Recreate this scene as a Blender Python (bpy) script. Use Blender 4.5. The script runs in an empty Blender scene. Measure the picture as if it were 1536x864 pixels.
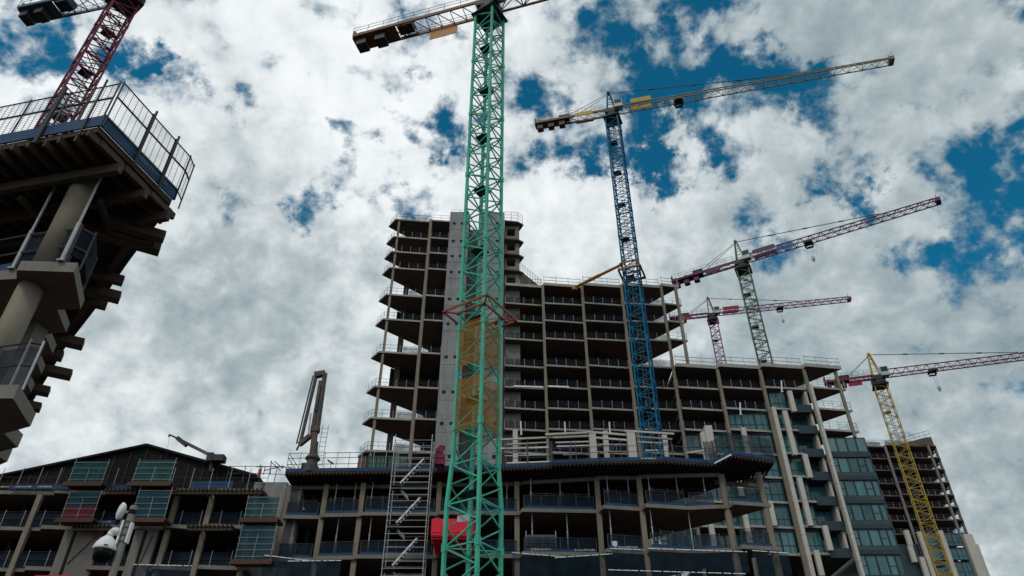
import bpy, math, random
from mathutils import Vector, Matrix
random.seed(7)
R = math.radians
scene = bpy.context.scene
col = scene.collection

# ------------------------------------------------------------------ camera
CAM_Z = 1.6
PITCH = R(37)
cd = bpy.data.cameras.new("camera")
cam = bpy.data.objects.new("camera", cd)
col.objects.link(cam)
cam.location = (0, 0, CAM_Z)
cam.rotation_euler = (R(90) + PITCH, 0, 0)
cd.sensor_width = 36; cd.lens = 26
cd.clip_start = 0.1; cd.clip_end = 3000
scene.camera = cam
FPX = 1536 * 26 / 36
_c, _s = math.cos(PITCH), math.sin(PITCH)
def ray(x, y):
    u = (x - 768) / FPX; v = (432 - y) / FPX
    return Vector((u, _c - v * _s, _s + v * _c))
def at(x, y, Y):                       # the world point of a measured photo position at depth Y
    r = ray(x, y); k = Y / r.y
    return Vector((r.x * k, Y, CAM_Z + r.z * k))
def atz(x, y, Z):                      # ... and at height Z
    r = ray(x, y); k = (Z - CAM_Z) / r.z
    return Vector((r.x * k, r.y * k, Z))

# ------------------------------------------------------------------ exposure, sun, sky
vs = scene.view_settings
vs.view_transform = 'Standard'; vs.look = 'None'; vs.gamma = 1.0; vs.exposure = 0.08; vs.use_curve_mapping = False
SUN_EL, SUN_AZ = R(48), R(-152)        # azimuth measured clockwise from +Y (view direction); behind the camera, to the left
sl = bpy.data.lights.new("sun", 'SUN'); sl.energy = 0.9; sl.angle = R(12); sl.color = (1.0, 0.93, 0.84)
sun = bpy.data.objects.new("sun", sl); col.objects.link(sun)
sd = Vector((math.sin(SUN_AZ) * math.cos(SUN_EL), math.cos(SUN_AZ) * math.cos(SUN_EL), math.sin(SUN_EL)))
sun.rotation_euler = (-sd).to_track_quat('-Z', 'Y').to_euler()
sun.location = (0, 0, 200)

world = bpy.data.worlds.new("World"); scene.world = world; world.use_nodes = True
wn = world.node_tree.nodes; wl = world.node_tree.links; wn.clear()
def N(t, **kw):
    n = wn.new(t)
    for k, v in kw.items(): setattr(n, k, v)
    return n
def math_node(op, a, b=None, clamp=False):
    n = N('ShaderNodeMath', operation=op); n.use_clamp = clamp
    for i, q in enumerate((a, b)):
        if q is None: continue
        if isinstance(q, (int, float)): n.inputs[i].default_value = q
        else: wl.new(q, n.inputs[i])
    return n.outputs[0]
def ramp(v, a, b, c=0.0, d=1.0):
    n = N('ShaderNodeMapRange', interpolation_type='SMOOTHSTEP')
    wl.new(v, n.inputs[0])
    for i, q in enumerate((a, b, c, d)): n.inputs[1 + i].default_value = q
    return n.outputs[0]
sky = N('ShaderNodeTexSky', sky_type='NISHITA'); sky.sun_disc = False
sky.sun_elevation = SUN_EL; sky.sun_rotation = SUN_AZ
sky.air_density = 1.0; sky.dust_density = 0.3; sky.ozone_density = 3.0
tc = N('ShaderNodeTexCoord')
nrm = N('ShaderNodeVectorMath', operation='NORMALIZE'); wl.new(tc.outputs['Generated'], nrm.inputs[0])
DIR = nrm.outputs[0]
sep = N('ShaderNodeSeparateXYZ'); wl.new(DIR, sep.inputs[0])
zz = math_node('ADD', math_node('MAXIMUM', sep.outputs[2], 0.0), 0.75)
comb = N('ShaderNodeCombineXYZ')
wl.new(math_node('DIVIDE', sep.outputs[0], zz), comb.inputs[0]); wl.new(math_node('DIVIDE', sep.outputs[1], zz), comb.inputs[1])
comb.inputs[2].default_value = 3.7
def noise(scale, detail, rough, dist, off=0.0):
    n = N('ShaderNodeTexNoise'); n.inputs['Scale'].default_value = scale; n.inputs['Detail'].default_value = detail
    n.inputs['Roughness'].default_value = rough; n.inputs['Distortion'].default_value = dist
    m = N('ShaderNodeVectorMath', operation='ADD'); wl.new(comb.outputs[0], m.inputs[0]); m.inputs[1].default_value = (off, off * .7, off)
    wl.new(m.outputs[0], n.inputs['Vector'])
    return n.outputs['Fac']
# broad cloud banks and gaps by compass direction: (photo x, y, radius px, cover, brightness)
BANKS = [
 (35, 62, 80, -.34, 0), (245, 140, 80, -.34, 0), (205, 78, 50, -.26, 0), (600, 262, 120, -.40, 0), (640, 165, 70, -.40, 0), (565, 205, 40, -.2, 0),
 (470, 298, 55, -.36, 0), (868, 230, 75, -.34, 0), (985, 150, 130, -.22, 0), (1145, 205, 150, -.46, 0), (1300, 215, 110, -.30, 0),
 (1440, 225, 140, -.30, 0), (1500, 300, 100, -.26, 0), (1060, 60, 100, -.34, 0), (1240, 195, 90, -.30, 0), (1410, 20, 80, -.10, 0), (890, 25, 90, -.26, 0), (800, 150, 60, -.2, 0),
 (1495, 470, 110, -.22, 0), (1180, 330, 80, -.34, 0), (1040, 290, 50, -.2, 0), (985, 185, 60, -.2, 0), (400, 240, 30, -.2, 0), (1140, 480, 60, -.1, 0),
 (380, 70, 330, .10, .20), (150, 270, 190, .14, .16), (60, 130, 110, .02, .2), (540, 120, 200, .06, .18), (640, 330, 140, .10, .16), (1080, 270, 110, .30, .16), (1250, 265, 110, .28, .14),
 (1320, 420, 150, .16, .20), (1480, 140, 100, .26, .06), (1200, 115, 150, .26, .04), (1330, 60, 130, .24, .0), (1260, 130, 90, .2, 0), (850, 320, 130, .20, .10), (740, 480, 330, .20, .14), (930, 330, 120, .2, .06), (1390, 280, 70, .2, .08),
 (320, 390, 240, .18, -.24), (110, 500, 200, .16, .02), (470, 540, 230, .20, -.14), (1440, 560, 380, .10, -.30), (1150, 60, 300, 0, -.16), (1450, 420, 170, .06, -.16), (1150, 420, 200, .14, -.10),
 (1300, 80, 300, .06, -.20), (200, 640, 160, .14, .10), (1000, 400, 200, .18, .0), (930, 90, 160, .04, -.06),
]
wz = N('ShaderNodeTexNoise'); wz.inputs['Scale'].default_value = 11; wz.inputs['Detail'].default_value = 7; wz.inputs['Roughness'].default_value = .62
wl.new(DIR, wz.inputs['Vector'])
wa = N('ShaderNodeVectorMath', operation='SUBTRACT'); wl.new(wz.outputs['Color'], wa.inputs[0]); wa.inputs[1].default_value = (.5, .5, .5)
wb = N('ShaderNodeVectorMath', operation='SCALE'); wl.new(wa.outputs[0], wb.inputs[0]); wb.inputs['Scale'].default_value = .34
wc = N('ShaderNodeVectorMath', operation='ADD'); wl.new(DIR, wc.inputs[0]); wl.new(wb.outputs[0], wc.inputs[1])
wd = N('ShaderNodeVectorMath', operation='NORMALIZE'); wl.new(wc.outputs[0], wd.inputs[0]); DIRW = wd.outputs[0]
cov = None; bri = None
for (bx, by, br, bc, bb) in BANKS:
    d = ray(bx, by).normalized(); rad = br / 1180.0
    vm = N('ShaderNodeVectorMath', operation='DOT_PRODUCT'); wl.new(DIRW, vm.inputs[0]); vm.inputs[1].default_value = d
    w = ramp(vm.outputs['Value'], math.cos(rad * 1.25), math.cos(rad * .1))
    if bc:
        q = math_node('MULTIPLY', w, bc); cov = q if cov is None else math_node('ADD', cov, q)
    if bb:
        q = math_node('MULTIPLY', w, bb); bri = q if bri is None else math_node('ADD', bri, q)
n1 = noise(11, 12, .60, .2)
n2 = noise(25, 10, .58, .25, 4.2)
n3 = noise(9, 9, .5, .3, 9.1)
n4 = noise(44, 7, .6, .2, 2.3)
base = math_node('ADD', math_node('ADD', math_node('MULTIPLY', n1, .44), math_node('MULTIPLY', n2, .38)), math_node('MULTIPLY', n4, .18))
n2s = noise(25, 10, .58, .25, 4.2 - .016)             # the same field a step towards the light: gives the billows a lit and a shaded side
relief = math_node('MULTIPLY', math_node('SUBTRACT', n2, n2s), .65)
dens = math_node('ADD', math_node('MULTIPLY', math_node('SUBTRACT', base, .5), 3.5), math_node('ADD', math_node('ADD', math_node('MULTIPLY', cov, .85), ramp(sep.outputs[2], .62, .40, 0, .16)), .59))
mask = ramp(dens, .22, .68)
thick = ramp(dens, .50, .95)                     # thick cores turn grey underneath, thin rims stay bright
lum = math_node('ADD', math_node('ADD', .575, math_node('MULTIPLY', bri, .80)), math_node('MULTIPLY', math_node('SUBTRACT', n2, .5), .40))
lum = math_node('ADD', lum, math_node('MULTIPLY', math_node('SUBTRACT', n3, .5), .55))
lum = math_node('ADD', lum, math_node('MULTIPLY', math_node('SUBTRACT', n4, .5), .12))
lum = math_node('ADD', lum, relief)
lum = math_node('SUBTRACT', lum, math_node('MULTIPLY', thick, .04))
lum = ramp(lum, -.22, 1.10, .20, .90)        # soft shoulders, no flat patches
cr = N('ShaderNodeValToRGB'); wl.new(lum, cr.inputs[0])
cr.color_ramp.elements[0].position = .1; cr.color_ramp.elements[0].color = (.13, .205, .24, 1)
cr.color_ramp.elements[1].position = .9; cr.color_ramp.elements[1].color = (.88, .915, .93, 1)
e = cr.color_ramp.elements.new(.5); e.color = (.43, .50, .525, 1)
ctone = N('ShaderNodeVectorMath', operation='SCALE'); wl.new(cr.outputs[0], ctone.inputs[0]); ctone.inputs['Scale'].default_value = 10.0
stone = N('ShaderNodeMix', data_type='RGBA', blend_type='MULTIPLY'); stone.inputs[0].default_value = 1.0
wl.new(sky.outputs[0], stone.inputs[6]); stone.inputs[7].default_value = (.07, .80, .86, 1)
mx = N('ShaderNodeMix', data_type='RGBA'); wl.new(math_node('MULTIPLY', mask, ramp(sep.outputs[2], -.02, .03)), mx.inputs[0]); wl.new(stone.outputs[2], mx.inputs[6]); wl.new(ctone.outputs[0], mx.inputs[7])
bg = N('ShaderNodeBackground'); bg.inputs[1].default_value = 0.1; wl.new(mx.outputs[2], bg.inputs[0])
wo = N('ShaderNodeOutputWorld'); wl.new(bg.outputs[0], wo.inputs[0])

# ------------------------------------------------------------------ materials
def new_mat(name):
    m = bpy.data.materials.new(name); m.use_nodes = True
    nt = m.node_tree; return m, nt, nt.nodes['Principled BSDF']
def rough_mat(name, a, b, scale=1.2, rough=.85, bump=.0, streak=0.0, metallic=0.0, spec=.3, fine=14.0):
    """two tones mixed by a broad and a fine noise, rain streaks running down, in world metres"""
    m, nt, p = new_mat(name); n = nt.nodes; l = nt.links
    g = n.new('ShaderNodeNewGeometry')
    def nz(sc, det, vec=(1, 1, 1)):
        mp = n.new('ShaderNodeVectorMath'); mp.operation = 'MULTIPLY'; l.new(g.outputs['Position'], mp.inputs[0]); mp.inputs[1].default_value = vec
        t = n.new('ShaderNodeTexNoise'); t.inputs['Scale'].default_value = sc; t.inputs['Detail'].default_value = det; t.inputs['Roughness'].default_value = .65
        l.new(mp.outputs[0], t.inputs['Vector']); return t.outputs['Fac']
    def mth(op, x, y):
        q = n.new('ShaderNodeMath'); q.operation = op
        for i, z in enumerate((x, y)):
            if isinstance(z, (int, float)): q.inputs[i].default_value = z
            else: l.new(z, q.inputs[i])
        return q.outputs[0]
    f = mth('ADD', mth('MULTIPLY', nz(scale, 6), .6), mth('MULTIPLY', nz(fine, 4), .4))
    if streak: f = mth('ADD', mth('MULTIPLY', f, 1 - streak), mth('MULTIPLY', nz(2.2, 5, (1.6, 1.6, .10)), streak))
    mr = n.new('ShaderNodeMapRange'); l.new(f, mr.inputs[0]); mr.inputs[1].default_value = .32; mr.inputs[2].default_value = .68
    mx = n.new('ShaderNodeMix'); mx.data_type = 'RGBA'; l.new(mr.outputs[0], mx.inputs[0])
    mx.inputs[6].default_value = (*a, 1); mx.inputs[7].default_value = (*b, 1)
    l.new(mx.outputs[2], p.inputs['Base Color'])
    p.inputs['Roughness'].default_value = rough; p.inputs['Metallic'].default_value = metallic; p.inputs['Specular IOR Level'].default_value = spec
    if bump:
        bp = n.new('ShaderNodeBump'); bp.inputs['Strength'].default_value = bump; bp.inputs['Distance'].default_value = .03
        l.new(f, bp.inputs['Height']); l.new(bp.outputs[0], p.inputs['Normal'])
    return m
def net_mat(name, a, b, alpha, scale=2.0):
    """woven sheet: part of the light passes straight through"""
    m = rough_mat(name, a, b, scale, .8)
    nt = m.node_tree; n = nt.nodes; l = nt.links; p = n['Principled BSDF']
    t = n.new('ShaderNodeTexNoise'); t.inputs['Scale'].default_value = 1.1; t.inputs['Detail'].default_value = 6
    g = n.new('ShaderNodeNewGeometry'); l.new(g.outputs['Position'], t.inputs['Vector'])
    mr = n.new('ShaderNodeMapRange'); l.new(t.outputs['Fac'], mr.inputs[0]); mr.inputs[1].default_value = .3; mr.inputs[2].default_value = .7
    mr.inputs[3].default_value = max(.05, alpha - .15); mr.inputs[4].default_value = min(1, alpha + .15)
    l.new(mr.outputs[0], p.inputs['Alpha'])
    return m
def glass_mat(name, a, b, rough=.06):
    m, nt, p = new_mat(name); n = nt.nodes; l = nt.links
    oi = n.new('ShaderNodeObjectInfo')
    g = n.new('ShaderNodeNewGeometry')
    mp = n.new('ShaderNodeVectorMath'); mp.operation = 'MULTIPLY'; l.new(g.outputs['Position'], mp.inputs[0]); mp.inputs[1].default_value = (2.6, 1, .12)
    t = n.new('ShaderNodeTexNoise'); t.inputs['Scale'].default_value = 1.6; t.inputs['Detail'].default_value = 4; l.new(mp.outputs[0], t.inputs['Vector'])
    ad = n.new('ShaderNodeMath'); ad.operation = 'ADD'; l.new(oi.outputs['Random'], ad.inputs[0]); l.new(t.outputs['Fac'], ad.inputs[1])
    mr = n.new('ShaderNodeMapRange'); l.new(ad.outputs[0], mr.inputs[0]); mr.inputs[1].default_value = .45; mr.inputs[2].default_value = 1.5
    mx = n.new('ShaderNodeMix'); mx.data_type = 'RGBA'; l.new(mr.outputs[0], mx.inputs[0])
    mx.inputs[6].default_value = (*a, 1); mx.inputs[7].default_value = (*b, 1); l.new(mx.outputs[2], p.inputs['Base Color'])
    p.inputs['Roughness'].default_value = rough; p.inputs['IOR'].default_value = 1.52
    w = n.new('ShaderNodeTexNoise'); w.inputs['Scale'].default_value = .5; l.new(g.outputs['Position'], w.inputs['Vector'])
    bp = n.new('ShaderNodeBump'); bp.inputs['Strength'].default_value = .05; bp.inputs['Distance'].default_value = .05
    l.new(w.outputs['Fac'], bp.inputs['Height']); l.new(bp.outputs[0], p.inputs['Normal'])
    return m
M = {}
M['concrete'] = rough_mat('concrete', (.135, .123, .108), (.26, .24, .212), .5, .9, .4, .35)
M['core'] = rough_mat('core_concrete', (.125, .127, .13), (.36, .362, .365), .55, .9, .4, .45)
M['column'] = rough_mat('column_concrete', (.155, .128, .098), (.285, .243, .19), .6, .9, .3, .3)
M['edge'] = rough_mat('sky_lit_slab_edge', (.24, .225, .20), (.44, .42, .385), 1.4, .9)  # paler edge tone: sky light on the slab fronts put into the colour
M['slab'] = rough_mat('slab_concrete', (.075, .055, .044), (.155, .118, .098), .5, .9, .3, .0)  # brown concrete, darkened so the colour carries the soffit shade
M['pale'] = rough_mat('pale_stone', (.42, .385, .345), (.60, .555, .50), .5, .85, .2, .3)
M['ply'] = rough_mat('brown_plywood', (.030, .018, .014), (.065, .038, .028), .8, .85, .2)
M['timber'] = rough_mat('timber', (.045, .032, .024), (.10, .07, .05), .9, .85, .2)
M['rust_board'] = rough_mat('rusty_board', (.06, .036, .026), (.115, .060, .042), .8, .85)
M['infill'] = rough_mat('shade_and_joint_dark', (.014, .013, .013), (.03, .028, .027), .5, .95)  # near-black: shade of the interiors put into the colour; also dark joints
M['galv'] = rough_mat('galvanised_steel', (.26, .27, .28), (.46, .47, .48), 2.0, .5, 0, 0, .35)
M['galv_dark'] = rough_mat('weathered_tube', (.06, .06, .064), (.13, .13, .135), 2.0, .6, 0, 0, .2)
M['white'] = rough_mat('white_paint', (.62, .63, .63), (.82, .82, .81), 1.5, .5)
M['black'] = rough_mat('black_plastic', (.003, .003, .004), (.006, .006, .007), 1.5, .3, 0, 0, 0, .12)
M['dark_steel'] = rough_mat('dark_steel', (.018, .018, .02), (.045, .045, .05), 1.5, .55)
M['blue_board'] = rough_mat('blue_board', (.007, .030, .085), (.018, .070, .16), 1.0, .7)
M['navy_mesh'] = net_mat('navy_mesh', (.004, .013, .026), (.010, .030, .054), .42)
M['rail_mesh'] = net_mat('rail_mesh', (.005, .007, .014), (.010, .014, .025), .40)
M['teal_net'] = net_mat('teal_net', (.008, .06, .064), (.028, .12, .118), .52, 1.2)
M['blue_net'] = net_mat('blue_net', (.006, .042, .066), (.018, .085, .12), .58, 1.2)
M['navy_net'] = net_mat('navy_net', (.002, .014, .028), (.007, .036, .058), .32, 1.2)
M['red_net'] = net_mat('red_net', (.11, .006, .018), (.19, .014, .03), .8, 1.2)
M['amber'] = net_mat('amber_mesh', (.24, .10, .006), (.44, .20, .015), .27, 1.2)
M['mint'] = rough_mat('mint_green_paint', (.022, .27, .18), (.075, .57, .38), 1.3, .5, .15, .35, 0, .35, 9)
M['blue'] = rough_mat('blue_paint', (.002, .085, .17), (.006, .17, .31), 1.0, .6, 0, 0, 0, .1)
M['red_mast'] = rough_mat('crimson_paint', (.125, .007, .028), (.22, .013, .047), 1.0, .45)
M['green_dark'] = rough_mat('bottle_green_paint', (.035, .085, .045), (.08, .15, .08), 1.0, .5)
M['purple'] = rough_mat('plum_paint', (.055, .005, .035), (.11, .010, .07), 1.0, .5)
M['pink'] = rough_mat('magenta_paint', (.16, .02, .10), (.26, .045, .16), 1.0, .5)
M['yellow'] = rough_mat('yellow_paint', (.34, .21, .012), (.52, .35, .035), 1.0, .5)
M['ochre'] = rough_mat('ochre_paint', (.16, .11, .045), (.26, .19, .08), 1.0, .5)
M['orange'] = rough_mat('orange_paint', (.36, .13, .012), (.5, .21, .03), 1.0, .5)
M['rust_frame'] = rough_mat('orange_red_frame', (.22, .035, .018), (.36, .065, .03), 1.0, .5)
M['brown_steel'] = rough_mat('brown_steel', (.14, .055, .018), (.24, .10, .035), 1.0, .55)
M['red'] = rough_mat('red_paint', (.62, .006, .025), (.82, .015, .045), .7, .45)
M['crimson_board'] = rough_mat('crimson_board', (.20, .005, .022), (.31, .011, .042), .8, .55)
M['grey_blue'] = rough_mat('blue_grey_steel', (.03, .075, .11), (.065, .13, .18), 1.0, .5)
M['cab'] = rough_mat('pale_grey_panel', (.36, .39, .38), (.5, .53, .52), 1.2, .45)
M['pump'] = rough_mat('dirty_pump_paint', (.025, .024, .023), (.105, .098, .09), 1.2, .6, .2, .3)
M['rusty_pump'] = rough_mat('rusty_pump_paint', (.06, .026, .017), (.15, .10, .075), 1.5, .6)
M['glass'] = glass_mat('teal_glass', (.014, .070, .088), (.065, .205, .225), .03)
M['glass_pale'] = glass_mat('pale_glass', (.05, .13, .13), (.13, .25, .25))
M['glass_dark'] = glass_mat('dark_glass', (.006, .018, .022), (.016, .05, .058))
M['spandrel'] = rough_mat('dark_spandrel', (.014, .026, .036), (.030, .052, .066), .7, .35)
M['magenta_wrap'] = rough_mat('magenta_wrap', (.12, .005, .03), (.24, .015, .06), 1.5, .6)
M['skip_green'] = rough_mat('green_tank', (.03, .10, .085), (.06, .18, .15), 1.0, .6)
M['salmon'] = rough_mat('salmon_panel', (.38, .16, .11), (.5, .24, .17), 1.0, .7)
M['asphalt'] = rough_mat('asphalt', (.035, .035, .037), (.065, .063, .06), .4, .95, .3)
M['slate'] = rough_mat('dark_roof_sheet', (.005, .006, .007), (.018, .016, .015), .45, .75, .2, .5, 0, .12)

# ------------------------------------------------------------------ mesh helpers
class MB:
    def __init__(s): s.v = []; s.f = []
    def hexa(s, b, t):
        i = len(s.v); n = len(b); s.v += [Vector(p) for p in b] + [Vector(p) for p in t]
        s.f.append(tuple(i + k for k in reversed(range(n)))); s.f.append(tuple(i + n + k for k in range(n)))
        for k in range(n):
            j = (k + 1) % n; s.f.append((i + k, i + j, i + n + j, i + n + k))
    def box(s, c, d, rz=0.0):
        cx, cy, cz = c; x, y, z = d[0] / 2, d[1] / 2, d[2] / 2; ca, sa = math.cos(rz), math.sin(rz)
        q = [(cx + a * ca - b * sa, cy + a * sa + b * ca) for a, b in ((-x, -y), (x, -y), (x, y), (-x, y))]
        s.hexa([(a, b, cz - z) for a, b in q], [(a, b, cz + z) for a, b in q])
    def bb(s, x0, x1, y0, y1, z0, z1): s.box(((x0 + x1) / 2, (y0 + y1) / 2, (z0 + z1) / 2), (x1 - x0, y1 - y0, z1 - z0))
    def poly(s, pts, z0, z1):
        a = sum(pts[k][0] * pts[(k + 1) % len(pts)][1] - pts[(k + 1) % len(pts)][0] * pts[k][1] for k in range(len(pts)))
        if a < 0: pts = list(reversed(pts))
        s.hexa([(p[0], p[1], z0) for p in pts], [(p[0], p[1], z1) for p in pts])
    def bar(s, p, q, w, h=None, n=4, up=None):
        p, q = Vector(p), Vector(q); d = q - p
        if d.length < 1e-6: return
        d.normalize(); u = Vector(up) if up else (Vector((0, 0, 1)) if abs(d.z) < .95 else Vector((0, 1, 0)))
        a = d.cross(u).normalized(); b = a.cross(d).normalized()
        h = w if h is None else h
        if n == 4: o = [a * (-w / 2) + b * (-h / 2), a * (w / 2) + b * (-h / 2), a * (w / 2) + b * (h / 2), a * (-w / 2) + b * (h / 2)]
        else: o = [a * (w / 2 * math.cos(6.2832 * k / n)) + b * (h / 2 * math.sin(6.2832 * k / n)) for k in range(n)]
        s.hexa([p + k for k in o], [q + k for k in o])
    def tube(s, p, q, r, n=8): s.bar(p, q, 2 * r, 2 * r, n)
    def wall(s, p, q, z0, z1, t=.06):
        s.bar((p[0], p[1], (z0 + z1) / 2), (q[0], q[1], (z0 + z1) / 2), t, z1 - z0)
    def lathe(s, c, prof, ax=(0, 0, 1), n=20):
        ax = Vector(ax).normalized(); u = ax.orthogonal().normalized(); w = ax.cross(u); i = len(s.v); c = Vector(c)
        for (r, z) in prof:
            for k in range(n): s.v.append(c + ax * z + (u * math.cos(6.2832 * k / n) + w * math.sin(6.2832 * k / n)) * r)
        for j in range(len(prof) - 1):
            for k in range(n):
                m = (k + 1) % n; s.f.append((i + j * n + k, i + j * n + m, i + (j + 1) * n + m, i + (j + 1) * n + k))
        s.f.append(tuple(i + k for k in reversed(range(n)))); s.f.append(tuple(i + (len(prof) - 1) * n + k for k in range(n)))
    def build(s, name, mat, parent=None, label=None, smooth=False):
        off = ORIGIN.get(root_of(parent), Vector((0, 0, 0))) if parent else Vector((0, 0, 0))
        me = bpy.data.meshes.new(name); me.from_pydata([tuple(p - off) for p in s.v], [], s.f); me.validate(); me.update()
        me.materials.append(M[mat] if isinstance(mat, str) else mat)
        if smooth:
            for p in me.polygons: p.use_smooth = True
        o = bpy.data.objects.new(name, me); col.objects.link(o)
        if parent: o.parent = parent
        if label: o['label'] = label
        return o
class RailSet:
    """posts and rails of one run of edge protection, kept as two parts"""
    def __init__(s): s.p = MB(); s.r = MB(); s.top = False
    def tube(s, *a): s.p.tube(*a)
    def bar(s, *a): s.r.bar(*a)
    def build(s, name, mat, parent):
        m = MB(); m.v = s.p.v + s.r.v; k = len(s.p.v); m.f = s.p.f + [tuple(i + k for i in f) for f in s.r.f]
        o = m.build(name, mat, parent); o.data.materials.append(M['galv_dark' if mat != 'galv' or s.top else 'dark_steel']); n = len(s.p.f)
        for q in o.data.polygons[n:]: q.material_index = 1
class Strips:
    """a row of separate sheets: one part each"""
    def __init__(s): s.l = []
    def wall(s, *a):
        m = MB(); m.wall(*a); s.l.append(m)
    @property
    def f(s): return s.l
    def build(s, name, mat, parent):
        for m in s.l: m.build(name, mat, parent)
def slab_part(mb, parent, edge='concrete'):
    """a cast slab: soffit shade and sky-lit edges put into two colours"""
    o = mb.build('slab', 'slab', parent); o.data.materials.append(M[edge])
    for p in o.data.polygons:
        if abs(p.normal.z) < .5: p.material_index = 1  # side faces take the paler tone that imitates light from the sky
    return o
ORIGIN = {}
def root_of(o):
    while o and o.parent: o = o.parent
    return o
def tag(o, label=None, cat=None, group=None, kind=None):
    if label: o['label'] = label
    if cat: o['category'] = cat
    if group: o['group'] = group
    if kind: o['kind'] = kind
    return o
def thing(name, loc, label, cat, group=None):
    o = bpy.data.objects.new(name, None); o.empty_display_size = .3; col.objects.link(o); o.location = loc
    ORIGIN[o] = Vector(loc); return tag(o, label, cat, group)
def copy_thing(o, d, label):
    c = o.copy(); col.objects.link(c); c.location = o.location + Vector(d); c['label'] = label; ORIGIN[c] = ORIGIN[o] + Vector(d)
    for ch in o.children:
        k = ch.copy(); col.objects.link(k); k.parent = c
        for g in ch.children:
            q = g.copy(); col.objects.link(q); q.parent = k
    return c

def guardrail(mb, pts, z, h=1.15, step=1.6, rails=(1.12, .6), r=.03, pr=.035, jitter=.0):
    """posts and rails along a line of plan points"""
    mb.top = mb.top or r > .027
    for a, b in zip(pts[:-1], pts[1:]):
        a = Vector((a[0], a[1], 0)); b = Vector((b[0], b[1], 0)); L = (b - a).length; n = max(1, round(L / step))
        for k in range(n + 1):
            p = a.lerp(b, k / n); t = random.uniform(0, jitter)
            mb.p.tube((p.x, p.y, z), (p.x, p.y, z + h + t), pr, 5)
        for q in rails: mb.r.tube((a.x, a.y, z + q), (b.x, b.y, z + q), r, 5)
def mesh_strip(mb, pts, z0, z1, t=.015):
    for a, b in zip(pts[:-1], pts[1:]): mb.wall(a, b, z0, z1, t)
def inset(pts, d=.18): return [(p[0], p[1] + d) for p in pts]

# ------------------------------------------------------------------ ground
g = MB(); g.bb(-2500, 2500, -2500, 2500, -.5, 0); tag(g.build('ground', 'asphalt'), kind='structure')
g = MB(); g.bb(-60, 60, 22, 34, 0.004, .13); tag(g.build('pavement', 'concrete'), kind='structure')

# ================================================================== HIGH CORE TOWER
LV_T = [40.0, 44.4, 48.85, 54.1, 59.4, 63.6, 68.4, 71.4, 74.3, 77.8]
LV_M = [39.7, 42.8, 45.7, 48.75, 51.9, 56.1, 59.05, 62.0, 65.4]
tw = thing('concrete_tower', (-9, 88, 0), 'tallest unfinished concrete tower with open floors and a bare grey core wall', 'building')
for i, z in enumerate(LV_T):
    j = random.uniform(-.05, .05)
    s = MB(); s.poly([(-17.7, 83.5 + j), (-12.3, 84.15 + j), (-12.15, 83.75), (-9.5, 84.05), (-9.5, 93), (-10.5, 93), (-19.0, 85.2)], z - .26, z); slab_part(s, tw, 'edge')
    gr = RailSet(); front = inset([(-17.6, 83.5), (-12.3, 84.15)], .12); top = i == len(LV_T) - 1
    guardrail(gr, [(-18.8, 85.25), (-17.6, 83.65), (-12.4, 84.3)], z, step=1.25 if not top else 1.9, r=.022 if not top else .032, pr=.028)
    guardrail(gr, [(-12.1, 83.95), (-9.6, 84.2)], z, step=1.25, r=.022, pr=.028)
    gr.build('guardrail', 'galv', tw)
    if not top:
        ms = Strips(); mesh_strip(ms, [(-14.6, 84.15), (-12.5, 84.45)], z + .05, z + 1.05); mesh_strip(ms, [(-12.0, 84.1), (-9.65, 84.35)], z + .05, z + 1.05); ms.build('mesh_panel', 'rail_mesh', tw)
for (x, y, w) in ((-17.15, 83.9, .3), (-12.35, 83.93, .42)):
    c = MB(); c.bb(x - w / 2, x + w / 2, y - .2, y + .15, 0, 77.8); c.build('column', 'column', tw)
for (x, y) in ((-15.6, 87.2),):
    c = MB(); c.bb(x - .35, x + .35, y - .2, y + .35, 0, 68.4); c.build('rear_column', 'slab', tw)
for a, b in ((59.4, 63.6), (48.85, 54.1)):
    c = MB(); c.bar((-16.6, 87.6, (a + b) / 2 - .13), (-11, 92.4, (a + b) / 2 - .13), .2, b - a - .27); c.build('rear_screen_wall', 'infill', tw)
c = MB(); c.bb(-12, -9.5, 90, 90.3, 0, 77.5); c.build('rear_screen_wall', 'infill', tw)
core = MB(); core.bb(-9.45, -6.55, 83.75, 93, 0, 79.35); core.bb(-4.95, -1.2, 83.75, 93, 0, 79.3); core.bb(-6.55, -4.95, 87, 93, 0, 78.6)
core = core.build('core_wall', 'core', tw)
pk = MB(); jn = MB()
for i, z in enumerate(LV_T + [36, 32]):
    for x in (-8.75, -7.55, -4.2, -2.2):
        for a, b in ((-.22, -.15), (.15, .22)):
            pk.bb(x + a, x + b, 83.70, 83.747, z - 1.05, z - .62)
        pk.bb(x - .15, x + .15, 83.715, 83.747, z - .69, z - .62); pk.bb(x - .15, x + .15, 83.735, 83.747, z - 1.05, z - .69)
    for a, b in ((-9.44, -6.56), (-4.94, -1.21)):
        jn.bb(a, b, 83.735, 83.749, z - .02 - 2.0, z + .02 - 2.0)
pk.build('pocket_shade', 'infill', core); jn.build('pour_joint', 'slab', core)  # dark plates on the wall face paint the shade of recessed pockets
sh = MB(); sh.bb(-1.15, 1.1, 84.6, 91, 0, 65.0); SHZ = [65.0, 68.4, 71.4, 74.3, 77.8]
for a, b in zip(SHZ[:-1], SHZ[1:]):
    z0, z1 = a + .9, a + 2.3
    sh.bb(-1.15, 1.1, 84.6, 91, a, z0); sh.bb(-1.15, 1.1, 84.6, 91, z1, b); sh.bb(-1.15, -.75, 84.6, 91, z0, z1); sh.bb(.45, 1.1, 84.6, 91, z0, z1); sh.bb(-.75, .45, 86, 91, z0, z1)
sh.build('stair_shaft', 'concrete', tw)
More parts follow.
